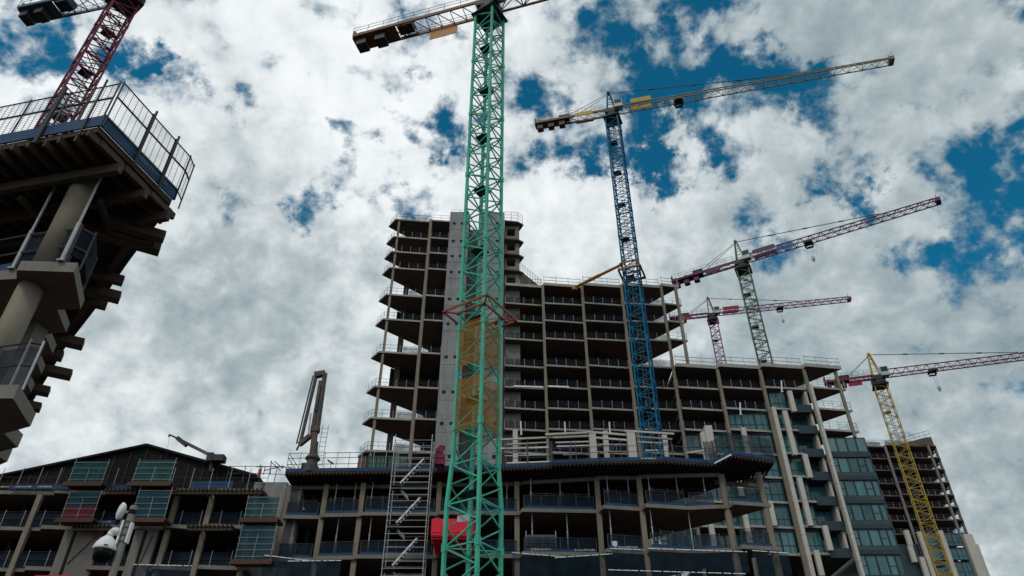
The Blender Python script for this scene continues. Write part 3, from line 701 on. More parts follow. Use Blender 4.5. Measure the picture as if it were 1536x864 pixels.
def barrier(name, a, b, z, h, n):
    """wire mesh barrier: tubes round a welded grid"""
    m = MB(); wv = b - a; L = wv.length; u = wv.normalized()
    for q in (.04, h * .6, h): m.bar(a + Vector((0, 0, z + q)), b + Vector((0, 0, z + q)), .045 if q != h * .6 else .06, None, 6)
    k = 0.0
    while k <= L + .001:
        p = a + u * k; m.bar(p + Vector((0, 0, z)), p + Vector((0, 0, z + h)), .010); k += .2
    q = .14
    while q < h:
        m.bar(a + Vector((0, 0, z + q)), b + Vector((0, 0, z + q)), .006); q += .085
    for k in range(n + 1):
        p = a + u * (L * k / n); m.bar(p + Vector((0, 0, z - .3)), p + Vector((0, 0, z + h + .06)), .05, None, 6)
    return m.build(name, 'dark_steel', ln)
z0 = 0.3
barrier('mesh_barrier', P - e2 * .08, P - e2 * .08 + e1 * 1.2, z0, 1.5, 1); barrier('mesh_barrier', P - e2 * .08 + e1 * 1.22, P - e2 * .08 + e1 * 2.2, z0, 1.5, 1); barrier('mesh_barrier', P - e2 * .08 + e1 * 2.22, Q - e2 * .08, z0, 1.5, 1)
barrier('mesh_barrier', Q - e2 * .08, Q - e2 * .08 + Vector((-.02, .38, 0)), z0, 1.5, 1)
barrier('mesh_barrier', P + e2 * .05, P + e2 * 1.6, z0, 1.5, 2); barrier('mesh_barrier', P + e2 * 1.63, P + e2 * 4.2, z0, 1.5, 2); barrier('mesh_barrier', P + e2 * 4.23, P + e2 * 7, z0, 1.5, 2)
for t in (1.2, 2.2): ps = MB(); a = P + e1 * t - e2 * .16; ps.bar(a + Vector((0, 0, -.3)), a + Vector((0, 0, 1.95)), .07, None, 8); ps.build('post', 'dark_steel', ln)
for t, w in ((.42, .06), (1.75, .12)): ps = MB(); a = P + e2 * t - e1 * .1; ps.bar(a + Vector((0, 0, -.35)), a + Vector((0, 0, 1.95)), w, None, 8); ps.build('post', 'dark_steel', ln)
def px_slab(px, z, t):
    pts = [tuple(atz(x, y, z)[:2]) for x, y in px]; m = MB(); m.poly(pts, z - t, z); return slab_part(m, ln)
px_slab([(-420, 430), (32, 404), (32, 391), (117, 394), (127, 450), (92, 451), (105, 485), (73, 488), (85, 517), (58, 522), (68, 548), (44, 556), (52, 576), (-30, 640), (-500, 640)], N1, .3)
px_slab([(-420, 590), (-5, 577), (29, 577), (54, 620), (15, 631), (35, 652), (-1, 661), (19, 674), (-40, 700), (-500, 700)], N2, .34)
a = atz(52, 386, N1) + Vector((0, .45, 0)); c = MB(); c.tube((a.x, a.y, N1), (a.x, a.y, NZ - .2), .3, 20); c.build('column', 'column', ln, smooth=True)
a = atz(38, 420, N1 - .3); c = MB(); c.tube((a.x, a.y + .3, N2), (a.x, a.y + .3, N1 - .3), .3, 20); c.build('column', 'column', ln, smooth=True)
a = atz(59, 490, N1 - .3); c = MB(); c.box((a.x, a.y, (N2 + N1 - .3) / 2), (.28, .4, N1 - N2 - .3), R(-15)); c.build('pier', 'concrete', ln)
for za, zb in ((N2, N1 - .3), (N1, NZ - .2)):
    q0, q1 = atz(-60, 500, NZ - .2), atz(-5, 690, NZ - .2); iw = MB(); iw.bar((q0.x, q0.y, (za + zb) / 2), (q1.x - 1, q1.y, (za + zb) / 2), .3, zb - za); iw.build('rear_screen_wall', 'infill', ln)
for (x, y, zz) in ((88, 388, N1), (14, 400, N1)):
    a = atz(x, y, zz) + Vector((0, .12, 0)); p_ = MB(); p_.tube((a.x, a.y, zz), (a.x, a.y, NZ - .5), .035, 8); p_.box((a.x, a.y, zz + .02), (.16, .16, .03)); p_.tube((a.x, a.y, zz), (a.x, a.y, zz + 1.3), .055, 8)
    p_.build('steel_prop', 'galv', ln)
gr = RailSet(); q = [atz(-120, 424, N1), atz(12, 400, N1), atz(95, 390, N1), atz(116, 398, N1) + Vector((-.03, .08, 0)), atz(122, 438, N1) + Vector((-.06, 0, 0))]
guardrail(gr, [(p.x, p.y + .1) for p in q], N1, h=1.25, rails=(1.15, .55), step=1.2, r=.024, pr=.03); gr.build('guardrail', 'galv_dark', ln)
tb = Strips(); mesh_strip(tb, [(p.x, p.y + .2) for p in q[:3]], N1, N1 + .3, .04); tb.build('toe_board', 'blue_board', ln)
ms = Strips(); mesh_strip(ms, [(p.x, p.y + .16) for p in q[1:]], N1 + .3, N1 + 1.2); ms.build('mesh_panel', 'navy_mesh', ln)
q = [atz(-60, 586, N2), atz(8, 577, N2), atz(28, 580, N2)]
gr = RailSet(); guardrail(gr, [(p.x, p.y + .15) for p in q], N2, h=1.3, rails=(1.2, .6), step=1.0, r=.022, pr=.03); gr.build('guardrail', 'galv', ln)
ms = Strips(); mesh_strip(ms, [(p.x, p.y + .25) for p in q], N2 + .02, N2 + 1.15); ms.build('mesh_panel', 'navy_net', ln)
for (x, y), (x2, y2) in (((150, 300), (165, 345)), ((30, 295), (62, 330))):
    a = atz(x, y, NZ - .8); b = atz(x2, y2, NZ - .8); vb = MB(); vb.bar(a, b, .12, .2); vb.build('brace_beam', 'timber', ln)

# ================================================================== TOWER CRANES
def lattice_mast(mb, x, y, z0, z1, s, rot, leg, br, mod, splay=None):
    def cr(z):
        k = 1.0
        if splay:
            za, zb, f = splay; k = 1 + (f - 1) * min(1, max(0, (za - z) / (za - zb)))
        h = s / 2 * k; ca, sa = math.cos(rot), math.sin(rot)
        return [Vector((x + a * h * ca - b * h * sa, y + a * h * sa + b * h * ca, z)) for a, b in ((-1, -1), (1, -1), (1, 1), (-1, 1))]
    n = max(1, round((z1 - z0) / mod)); zs = [z0 + (z1 - z0) * k / n for k in range(n + 1)]
    cuts = sorted(set([z0, z1] + ([splay[0], splay[1]] if splay and z0 < splay[1] else [])))
    up = (math.cos(rot), math.sin(rot), 0)
    for a, b in zip(cuts[:-1], cuts[1:]):
        ca, cb = cr(a), cr(b)
        for k in range(4): mb.bar(ca[k], cb[k], leg, None, 4, up)
    for i in range(n):
        a, m, b = cr(zs[i]), cr((zs[i] + zs[i + 1]) / 2), cr(zs[i + 1])
        for k in range(4):
            j = (k + 1) % 4
            mb.bar(a[k], a[j], br)
            if (k + i) % 2 == 0 or True:
                mb.bar(a[k], m[j], br); mb.bar(m[j], b[k], br)
        for k in range(4):                                  # bolted splice sleeves at each section joint
            if i % 3 == 0: mb.box(a[k], (leg * 1.35, leg * 1.35, .5), rot)
        if i % 3 == 0: mb.bar(a[0], a[2], br * .8); mb.bar(a[1], a[3], br * .8)
def ladder(mb, x, y, z0, z1, w=.4):
    mb.bar((x - w / 2, y, z0), (x - w / 2, y, z1), .05); mb.bar((x + w / 2, y, z0), (x + w / 2, y, z1), .05)
    z = z0
    while z < z1: mb.bar((x - w / 2, y, z), (x + w / 2, y, z), .035); z += .42
def lattice_jib(mb, r, d, L, w, h, ch, br, mod, taper=.75):
    sdv = Vector((-d.y, d.x, 0)); n = max(3, round(L / mod))
    def P_(t, k):
        hh = h * (1 - (1 - taper) * t); p = r + d * (L * t)
        return p + Vector((0, 0, hh)) if k == 2 else p + sdv * (w / 2 if k == 0 else -w / 2)
    for k in range(3): mb.bar(P_(0, k), P_(1, k), ch)
    for i in range(n):
        a, m, b = i / n, (i + .5) / n, (i + 1) / n
        for k in (0, 1):
            mb.bar(P_(a, k), P_(m, 2), br); mb.bar(P_(m, 2), P_(b, k), br)
        mb.bar(P_(a, 0), P_(a, 1), br); mb.bar(P_(a, 0), P_(b, 1), br * .8)
    mb.bar(P_(1, 0), P_(1, 1), ch); mb.bar(P_(1, 0), P_(1, 2), ch); mb.bar(P_(1, 1), P_(1, 2), ch)
def crane(label, x, y, zb, zj, s, rot, az, L, CL, mast, jibc, cjc, boards, leg=.2, br=.09, head=4.6, group='tower cranes over the site', cab=True, board_mat='yellow', cab_side=1, trolley=.24, weights=3, jh=1.35, jw=1.2, mod=2.0, pend=.64, splay=None, headmat=None, jibm=2.0, ch=.13):
    d = Vector((math.cos(az), math.sin(az), 0)); sdv = Vector((-d.y, d.x, 0))
    t = thing('tower_crane', (x, y, 0), label, 'crane', group)
    m = MB(); lattice_mast(m, x, y, zb, zj - 1.9, s, rot, leg, br, mod, splay); mo = m.build('mast', mast, t)
    m = MB(); ladder(m, x + .1, y + .25, zb + .5, zj - 2); m.build('ladder', 'galv_dark', mo)
    z = zj - 7
    while z > zb + 3: m = MB(); m.box((x - s * .1, y + s * .12, z), (s * .55, s * .5, .06), rot); m.build('rest_platform', 'dark_steel', mo); z -= 6.5
    c = Vector((x, y, zj))
    m = MB(); m.lathe((x, y, zj - 1.9), [(s * .55, 0), (s * .62, .3), (s * .62, .8), (s * .5, 1.0)], n=16); m.box((x, y, zj - .5), (s * 1.1, s * 1.1, .8), az); m.box((x, y, zj - 1.95), (s * 1.35, s * 1.35, .1), rot); m.build('slewing_ring', 'dark_steel', t)
    if head:
        m = MB(); top = c + Vector((0, 0, head)) - d * .2
        for a in (-.5, .5):
            for b in (-.55, .55): m.bar(c + d * (a * 1.5) + sdv * b + Vector((0, 0, -.1)), top + sdv * b * .35 + d * a * .3, .15)
        for q in (.3, .6, .82):
            for b in (-.55, .55):
                bb = b * (1 - q * .65); e = .75 * (1 - q) + .15 * q
                m.bar(c + d * e + sdv * bb + Vector((0, 0, head * q)), c - d * e + sdv * bb + Vector((0, 0, head * q)), .08)
        m.box(top + Vector((0, 0, .1)), (.5, .6, .35), az); m.bar(top, top + Vector((0, 0, .8)), .06); m.build('tower_head', headmat or mast, t)
    if L:
        m = MB(); lattice_jib(m, c + d * .8 + Vector((0, 0, -.1)), d, L - .8, jw, jh, ch, ch * .5, jibm); jo_ = m.build('jib', jibc, t)
        m = MB(); e = c + d * L; m.box(e + Vector((0, 0, .15)), (.7, jw * 1.1, .7), az); m.bar(e + Vector((0, 0, .4)), e + Vector((0, 0, jh + .2)), .08); m.build('jib_nose', jibc, jo_)
        m = MB(); q = c + d * (L * trolley); m.box(q + Vector((0, 0, -.25)), (1.4, jw * 1.1, .3), az)
        for a in (-.6, .6):
            for b in (-.5, .5): m.box(q + d * a + sdv * b * jw + Vector((0, 0, -.45)), (.3, .12, .3), az)
        m.box(q + Vector((0, 0, -.75)) + sdv * .7, (1.2, .5, .08), az); m.build('trolley', 'dark_steel', t)
        hk = MB(); hz = zj - 3.6
        for a in (-.25, .25): hk.bar(q + d * a + Vector((0, 0, -.4)), q + d * a * .5 + Vector((0, 0, -3.3)), .025)
        hk.build('hoist_rope', 'dark_steel', t)
        hk = MB(); hk.lathe((q.x, q.y, hz - .5), [(.08, -.25), (.2, 0), (.32, .3), (.3, .75), (.12, .9)], n=10); hk.build('hook_block', 'cab', t)
        if head:
            m = MB(); a = c + Vector((0, 0, head)); b = c + d * (L * pend) + Vector((0, 0, jh * .9)); m.bar(a, b, .09)
            for q_ in (.25, .5, .75): p = a.lerp(b, q_); m.bar(p - (b - a).normalized() * .4, p + (b - a).normalized() * .4, .17)
            m.build('pendant_bar', 'dark_steel', t)
    # counter jib
    e = c - d * CL; m = MB(); w = max(1.1, jw)
    for b in (-1, 1):
        m.bar(c - d * .6 + sdv * (b * w * .55), e + sdv * (b * w * .55), .16, .42)
    n = max(4, round(CL / 1.4))
    for k in range(n):
        a, b = c - d * (CL * k / n), c - d * (CL * (k + 1) / n)
        m.bar(a + sdv * w * .5, b - sdv * w * .5, .07); m.bar(a - sdv * w * .5, a + sdv * w * .5, .07)
    p = c - d * (CL * .84); m.box(p + Vector((0, 0, -.1)), (CL * .32, w * 1.15, .1), az); cj = m.build('counter_jib', cjc, t)
    m = MB(); a = c - d * 1.2 + Vector((0, 0, .2)); b = e + Vector((0, 0, .2))
    for q in (-1, 1):
        aa, bb_ = a + sdv * q * w * .6, b + sdv * q * w * .6
        for k in range(9):
            p = aa.lerp(bb_, k / 8); m.bar(p, p + Vector((0, 0, 1.05)), .04)
        for zz in (.55, 1.05): m.bar(aa + Vector((0, 0, zz)), bb_ + Vector((0, 0, zz)), .035)
    m.build('handrail', 'dark_steel', cj)
    for k in range(weights):
        p = c - d * (CL * (.94 - .115 * k * (1.25 if k else 1))); q = MB(); q.box(p + Vector((0, 0, -.5)), (CL * .075, w * .75, 1.5), az); q.box(p + Vector((0, 0, .3)), (CL * .04, w * 1.1, .2), az); q.build('counterweight', 'dark_steel' if cjc != 'purple' else 'purple', t)
    m = MB(); m.box(e + Vector((0, 0, .45)), (.25, w * .9, 1.3), az); m.build('end_board', jibc if board_mat != 'orange' else cjc, t)
    m = MB(); p = c - d * (CL * .62) + Vector((0, 0, .55)); m.box(p, (1.7, w * .7, .9), az); m.lathe(p + sdv * .3, [(.3, -.5), (.3, .5)], sdv, 10); m.build('winch', 'dark_steel', t)
    if head:
        m = MB()
        for b in (-.4, .4): m.bar(c + Vector((0, 0, head)) + sdv * b * .3, c - d * (CL * .6) + sdv * b * w + Vector((0, 0, .3)), .06)
        m.build('pendant_bar', 'dark_steel', t)
    if cab:
        m = MB(); p = c + d * 1.15 + sdv * (-cab_side * (.95)); m.box(p + Vector((0, 0, .3)), (1.3, 1.1, 1.7), az); co = m.build('cab', 'cab', t)
        m = MB(); m.box(p + Vector((0, 0, .6)) + d * .655, (.02, .9, 1.0), az); m.box(p + Vector((0, 0, .6)) - sdv * cab_side * .555, (1.1, .02, .9), az); m.build('window', 'glass_dark', co)
    for (s0, s1, off, hh) in boards:
        p0, p1 = c + d * s0, c + d * s1; m = MB()
        for q in ((-1,) if off < 0 else (-1, 1)): m.bar(p0 + sdv * q * (w * .55 + .12) + Vector((0, 0, off)), p1 + sdv * q * (w * .55 + .12) + Vector((0, 0, off)), .05, hh)
        m.build('sign_board', board_mat, t)
    return t, c, d, sdv
GM = at(731, 15, 44)
# main mint green crane
tg, cg, dg, sg = crane('mint green tower crane in the middle with brown counter jib and amber cage panels', -2.3, 44, 0, 71.5, 2.05, R(-33), R(-16.5), 42, 15.3, 'mint', 'brown_steel', 'brown_steel', [], leg=.205, br=.085, head=0, mod=2.55, weights=2, jw=1.6, jh=1.5, splay=(21.2, 18.2, 1.16), cab=True, board_mat='orange', jibm=2.6, ch=.2, trolley=.5)
p0 = atz(645, 54, 69.5); p1 = atz(686, 43, 69.5); m = MB(); m.bar(p0, p1, .06, 1.35); m.build('sign_board', 'orange', tg)
m = MB(); m.bar(p0 + Vector((.1, 0, .3)), p0 + Vector((.1, .2, 1.1)), .04); m.bar(p1 + Vector((-.1, 0, .3)), p1 + Vector((-.1, .2, 1.1)), .04); m.build('sign_bracket', 'dark_steel', tg)
def mast_ring(x, y, z, s, rot):
    ca, sa = math.cos(rot), math.sin(rot); h = s / 2
    return [Vector((x + a * h * ca - b * h * sa, y + a * h * sa + b * h * ca, z)) for a, b in ((-1, -1), (1, -1), (1, 1), (-1, 1))]
rg = mast_ring(-2.3, 44, 32.2, 3.85, R(-33)); ri = mast_ring(-2.3, 44, 32.2, 2.4, R(-33)); m = MB()
for k in range(4):
    j = (k + 1) % 4; m.bar(rg[k], rg[j], .08, .17); m.bar(rg[k], ri[k], .09, .12); m.bar(ri[k], ri[j], .10, .16)
m.build('collar_frame', 'rust_frame', tg)
for za, zb in ((27.6, 31.2), (22.8, 26.6)):
    a, b = mast_ring(-2.3, 44, za, 2.25, R(-33)), None; m = MB()
    for k in range(4):
        j = (k + 1) % 4; m.bar(a[k].lerp(a[j], .07) + Vector((0, 0, (zb - za) / 2)), a[k].lerp(a[j], .93) + Vector((0, 0, (zb - za) / 2)), .012, zb - za)
    m.build('cage_panel', 'amber', tg)
m = MB(); p = at(696, 783, 44); m.box((p.x, 43.4, p.z), (.75, .05, .4), R(-10)); m.build('name_plate', 'cab', tg)
# blue crane with saddle jib
tb_, cb, db, sb_ = crane('blue mast tower crane with ochre jib and yellow boards beside the long open block', 15.85, 77, 0, 94.6, 1.9, R(-22), R(-13.2), 41.6, 12.3, 'blue', 'ochre', 'brown_steel', [(-5.8, -3.0, .0, .8), (3.1, 6.3, .9, .9)], leg=.17, br=.075, mod=1.9, trolley=.25)
rg = mast_ring(15.85, 77, 62.0, 2.9, R(-22)); rg2 = mast_ring(15.85, 77, 63.2, 2.4, R(-22)); m = MB()
for k in range(4):
    j = (k + 1) % 4; m.bar(rg[k], rg[j], .2, .3); m.bar(rg2[k], rg2[j], .12, .2); m.bar(rg[k], rg2[k], .12)
m.build('tie_collar', 'brown_steel', tb_)
a = at(862, 431, 83.2); b = at(932, 397, 77.6); m = MB(); m.tube(a, b, .2, 10); m.tube(a.lerp(b, .3), a.lerp(b, .55), .25, 10); m.bar(a + Vector((-.4, 0, -.3)), a + Vector((.4, 0, -.3)), .5, .3); m.build('tie_strut', 'orange', tb_)
# the rest
crane('bottle green mast crane with a plum jib rising behind the glazed block roof', 39.9, 100, 30, 82.6, 2.0, R(-25), R(-28.9), 31.2, 12.4, 'green_dark', 'purple', 'purple', [(-6.2, -3.6, -.45, .75), (2.2, 6.0, .75, .85)], leg=.17, br=.085, board_mat='purple', trolley=.36, mod=2.0, jibm=1.7, pend=.73, ch=.15)
crane('small magenta crane, the farthest one, behind the green masted crane', 46.1, 140, 40, 99.4, 1.9, R(-20), R(-11), 30.2, 9.5, 'pink', 'pink', 'purple', [(-7.2, -4.6, -.7, .8), (2.6, 6.2, .8, .9)], leg=.2, br=.09, board_mat='crimson_board', mod=2.2, jibm=1.9, trolley=.5, ch=.16)
crane('yellow mast crane with a crimson jib at far right, in front of the distant block', 65.2, 115, 0, 68.4, 2.0, R(-22), R(-15.8), 36, 8.8, 'yellow', 'red_mast', 'red_mast', [(-5.2, -2.9, -1.25, .7)], leg=.13, br=.065, board_mat='crimson_board', mod=1.9, jibm=1.7, trolley=.25, ch=.15)
crane('crimson mast crane at upper left with blue grey counter jib, cut by the frame', -40.9, 44.2, 0, 74.5, 2.15, R(-38), R(-12.0), 45, 13.0, 'red_mast', 'red_mast', 'grey_blue', [], leg=.17, br=.085, head=6, mod=2.1, weights=2, board_mat='orange', jw=1.8)

# ================================================================== NETTED BAYS ON THE LOW BUILDING
def screen(label, x0, y0, x1, y1, zp, mat, red=False):
    a = at(x0, y1, LY - 1.3); b = at(x1, y1, LY - 1.3); zt = at(x0, y0, LY - 1.3).z; z = zp
    t = thing('netted_bay', ((a.x + b.x) / 2, LY - .9, z), label, 'scaffold bay', 'netted loading bays on the low block'); Y = LY - 1.3
    n = MB(); n.wall((a.x, Y), (b.x, Y), z + .1, zt, .02); n.wall((a.x, Y), (a.x, Y + 1.25), z + .1, zt, .02); n.build('net', mat, t)
    if red: n = MB(); n.wall((a.x + .1, Y - .04), (b.x - .05, Y - .04), z + .1, z + 1.0, .02); n.build('net_skirt', 'red_net', t)
    f = MB()
    for k in range(3):
        x = a.x + (b.x - a.x) * k / 2; f.tube((x + random.uniform(-.05, .05), Y - .06, z - .1), (x + random.uniform(-.05, .05), Y - .06, zt + random.uniform(.05, .35) if k != 1 else zt - .6), .021, 6)
    for q in (.3, .8, 1.25, 1.75, 2.3):
        if z + q < zt: f.tube((a.x - .1, Y - .07, z + q), (b.x + random.uniform(.0, .25), Y - .07, z + q), .016, 6)
    f.build('tube_frame', 'galv', t)
    p = MB(); p.bb(a.x - .25, b.x + .25, Y - .25, LY - .05, z - .12, z + .04); p.bb(a.x - .3, b.x + .2, Y - .3, Y - .1, z - .32, z - .125)
    p.build('platform', 'rust_board', t)
screen('teal netted bay on the roof line left of the gable peak', 102, 692, 152, 725, 25.0, 'teal_net')
screen('teal netted bay on the roof line directly below the gable peak', 199, 690, 255, 723, 25.0, 'teal_net')
screen('blue netted bay with a dark red skirt, left of the white camera', 88, 738, 135, 788, 22.05, 'blue_net', True)
screen('blue netted bay behind the white dish antenna', 195, 735, 244, 784, 22.05, 'blue_net')
screen('short blue green netted bay beside the grey stair wall', 367, 745, 415, 776, 22.05, 'teal_net')
screen('tall blue netted bay at the right end of the low block, below the short one', 352, 788, 405, 842, 18.85, 'blue_net')

# ================================================================== HANGING DEBRIS NETS BELOW THE PODIUM SLAB
def dnet(label, x0, y0, x1, y1, Y, drop=3.0, mat='navy_net'):
    a, b = at(x0, y0, Y), at(x1, y1, Y)
    t = thing('debris_net', ((a.x + b.x) / 2, Y, min(a.z, b.z) - drop), label, 'safety net', 'safety nets under the slab edges')
    n = MB(); N_ = 8
    for k in range(N_):
        p, q = a.lerp(b, k / N_), a.lerp(b, (k + 1) / N_); sg1, sg2 = [.12 * math.sin(math.pi * v) for v in (k / N_, (k + 1) / N_)]
        n.hexa([(p.x, p.y + .1 - sg1, p.z - drop), (q.x, q.y + .1 - sg2, q.z - drop), (q.x, q.y + .115 - sg2, q.z - drop), (p.x, p.y + .115 - sg1, p.z - drop)], [(p.x, p.y, p.z), (q.x, q.y, q.z), (q.x, q.y + .015, q.z), (p.x, p.y + .015, p.z)])
    n.build('net', mat, t)
    c = MB(); L = (b - a).length; u = (b - a).normalized(); k = 0.0
    while k < L - .05:
        w = random.uniform(.25, .7); c.bar(a + u * k + Vector((0, -.04, 0)), a + u * min(L, k + w) + Vector((0, -.04, 0)), .05, .06); k += w + random.choice((.05, .08, .14))
    c.build('edge_cord', 'white', t)
dnet('navy net with a white edge cord below the prow of the podium', 1128, 826, 1182, 830, 56.4, 3.2)
dnet('navy net spanning the bay between the two right round columns and the square one', 972, 823, 1120, 828, 56.0, 1.5)
dnet('lower navy net with white cord along the bottom edge, right of centre', 912, 855, 1118, 861, 55.8, 2.5)
dnet('navy net under the slab left of the square column at right of centre', 916, 823, 966, 825, 56.2, 3)
dnet('dark net drooping right from the mint crane along the podium slab', 768, 829, 850, 836, 56.3, 3)
dnet('dark net rising right to the square column in the podium middle', 832, 837, 918, 831, 56.2, 3)
dnet('dark net with white cord in front of the low block right of the camera pole', 200, 847, 288, 849, 57.0, 2.2, 'navy_mesh')
dnet('dark net drooping across the junction of low block and podium', 397, 833, 470, 842, 57.3, 1.8, 'navy_mesh')
dnet('dark net with bright cord left of the scaffold stair', 432, 842, 512, 841, 57.0, 1.8, 'navy_mesh')

# ================================================================== SCAFFOLD STAIR TOWER
ST = thing('scaffold_stair', (-7.8, 55.2, 0), 'slender galvanised scaffold stair tower with zigzag flights, left of the mint crane', 'scaffold')
sx0, sx1 = at(584, 760, 55).x, at(642, 760, 55).x; sz1 = at(594, 655, 55).z
u = MB()
for x in (sx0, sx1):
    for y in (54.6, 56.0): u.tube((x, y, 0), (x, y, sz1), .035, 6)
u.build('upright', 'galv', ST)
u = MB(); z = 10.0
while z < sz1:
    for y in (54.6, 56.0): u.tube((sx0 - .08, y, z), (sx1 + .08, y, z), .024, 6)
    for x in (sx0, sx1): u.tube((x, 54.6, z + .05), (x, 56, z + .05), .024, 6)
    z += .5
u.build('ledger', 'galv', ST)
H_ = 3.1
for k in range(5):
    zt = at(636, 688, 54.8).z - k * H_
    f = MB(); xa, xb = at(636, 688, 54.8).x + .0, at(600, 726, 54.8).x
    f.bar((xa, 54.75, zt), (xb, 54.75, zt - 2.05), .06, .13); f.bar((xa, 55.3, zt), (xb, 55.3, zt - 2.05), .05, .13); fl = f.build('flight', 'white', ST)
    f = MB()
    for q in range(8): p = Vector((xa, 55.02, zt)).lerp(Vector((xb, 55.02, zt - 2.05)), (q + .5) / 8); f.box(p, (.26, .5, .03))
    f.build('tread', 'galv_dark', fl)
    f = MB(); f.bar((xb, 55.5, zt - 2.3), (xb + .75, 55.5, zt - 3.05), .08, .16); f.bar((xb, 55.9, zt - 2.3), (xb + .75, 55.9, zt - 3.05), .08, .16); f.build('short_flight', 'galv', ST)
    f = MB(); f.bb(sx0 + .05, xb + .1, 54.65, 55.95, zt - 2.3, zt - 2.2); f.build('landing', 'ply', ST); f = MB(); f.bb(xb + .7, sx1 - .1, 54.65, 55.95, zt - 3.15, zt - 3.06); f.build('landing', 'ply', ST)

# ================================================================== RED LOADING PLATFORMS
def red_platform(label, xc, y0, y1, z, w):
    t = thing('loading_platform', (xc, (y0 + y1) / 2, z), label, 'loading platform', 'red cantilever loading platforms')
    f = MB(); f.bb(xc - w / 2, xc + w / 2, y0, y1, z - .18, z)
    for k in range(5): f.bb(xc - w / 2, xc + w / 2, y0 + .2 + k * (y1 - y0 - .4) / 4 - .06, y0 + .2 + k * (y1 - y0 - .4) / 4 + .06, z - .32, z - .182)
    f.build('floor', 'red', t)
    for sgn in (-1, 1):
        s = MB(); s.hexa([(xc + sgn * w / 2 - .03, y0, z), (xc + sgn * w / 2 + .03, y0, z), (xc + sgn * w / 2 + .03, y1, z), (xc + sgn * w / 2 - .03, y1, z)], [(xc + sgn * w / 2 - .03, y0, z + 1.15), (xc + sgn * w / 2 + .03, y0, z + 1.15), (xc + sgn * w / 2 + .03, y1, z + 1.15), (xc + sgn * w / 2 - .03, y1, z + 1.15)])
        s.build('side_panel', 'red', t)
    g_ = MB(); g_.bb(xc - w / 2 + .04, xc + w / 2 - .04, y0 - .06, y0 - .005, z - .1, z + 1.15)
    for zz in (.1,): g_.bb(xc - w / 2 + .02, xc + w / 2 - .02, y0 - .10, y0 - .063, z + zz, z + zz + .06)
    g_.build('gate', 'red', t)
    s = MB()
    for sgn in (-1, 1): s.bb(xc + sgn * w * .38 - .08, xc + sgn * w * .38 + .08, y1 - .2, y1 + 2.2, z - .30, z - .05)
    s.build('support_beam', 'dark_steel', t)
p = at(676, 803, 54.2); red_platform('bright red loading platform jutting from the podium behind the mint crane', p.x + .1, 54.3, 58.2, 19.85, 3.1)
p = at(80, 862, 54); red_platform('red loading platform at the lower left frame edge under the low block', p.x, 54, 58.2, p.z - 1.2, 2.5)

# ================================================================== CONCRETE PLACING BOOM ON THE DECK
Yp = 58.5
pb = thing('placing_boom', tuple(at(466, 704, Yp)), 'folded concrete placing boom standing on the podium deck against grey cloud', 'concrete pump')
def lim(name, a, b, w, h, mat='pump', wv=None):
    m = MB(); A, B = at(*a, Yp), at(*b, Yp); m.bar(A, B, w, h, 4, (0, 1, 0)); return m, A, B
base = at(466, 706, Yp); m = MB(); m.lathe(base, [(.6, -.2), (.6, .35), (.45, .5), (.45, .9), (.62, 1.0), (.62, 1.12), (.32, 1.5), (.24, 2.6)], n=14); m.build('pedestal', 'pump', pb, smooth=False)
m, A, B = lim('', (468, 686), (473, 644), .42, .42); m.box(B, (.7, .6, .5)); m.build('slew_column', 'rusty_pump', pb)
m, A, B = lim('', (474, 650), (487, 562), .28, .40); m.bar(A.lerp(B, .35) + Vector((-.25, -.25, 0)), A.lerp(B, .8) + Vector((-.2, -.25, 0)), .16, .16); m.tube(A.lerp(B, .02) + Vector((.3, -.3, 0)), B + Vector((.25, -.3, 0)), .07, 8); o1 = m.build('lower_arm', 'pump', pb)
m, A, B = lim('', (474, 565), (451, 662), .22, .30); m.tube(A + Vector((-.2, -.2, 0)), B + Vector((-.25, -.2, -.3)), .07, 8); m.build('middle_arm', 'pump', pb)
m, A, B = lim('', (481, 572), (467, 655), .26, .34); m.build('inner_arm', 'pump', pb)
m, A, B = lim('', (465, 654), (449, 667), .35, .45); m.tube(B, B + Vector((-.15, 0, -.5)), .09, 8); m.build('end_elbow', 'rusty_pump', pb)
m, A, B = lim('', (472, 563), (488, 560), .5, .45); m.box(A.lerp(B, .5), (.9, .5, .35)); m.build('knuckle', 'pump', pb)
m, A, B = lim('', (466, 620), (462, 655), .12, .12); m.build('ram', 'galv', pb)
m = MB(); q = at(480, 690, Yp); ladder(m, q.x, Yp, base.z + .5, base.z + 4.2, .5); m.build('ladder', 'galv', pb)

# roof hoist arm (davit) beside the gable
dv = thing('roof_hoist', tuple(at(316, 702, 60)), 'dark articulated hoist arm on the right slope of the gable roof', 'hoist')
m = MB(); m.tube(at(316, 708, 60), at(317, 686, 60), .16, 8); m.build('post', 'dark_steel', dv)
m = MB(); m.bar(at(318, 684, 60), at(276, 663, 60), .2, .24); m.build('boom', 'galv_dark', dv)
m = MB(); m.bar(at(280, 668, 60), at(266, 657, 60), .34, .34); m.build('knuckle', 'dark_steel', dv)
m = MB(); m.bar(at(270, 659, 60), at(254, 652, 60), .1, .12); m.tube(at(254, 652, 60), at(253.5, 655, 60), .08, 6); m.build('jib_arm', 'dark_steel', dv)
m = MB(); a = at(326, 688.5, 60); m.box(a, (1.3, .8, .55)); m.box(a + Vector((-.55, 0, .05)), (.5, .9, .75)); m.box(a + Vector((.5, 0, -.02)), (.35, .6, .45)); m.build('winch_box', 'dark_steel', dv)
m = MB(); m.bar(at(254, 653, 60), at(249, 690, 60), .015); m.build('rope', 'dark_steel', dv)

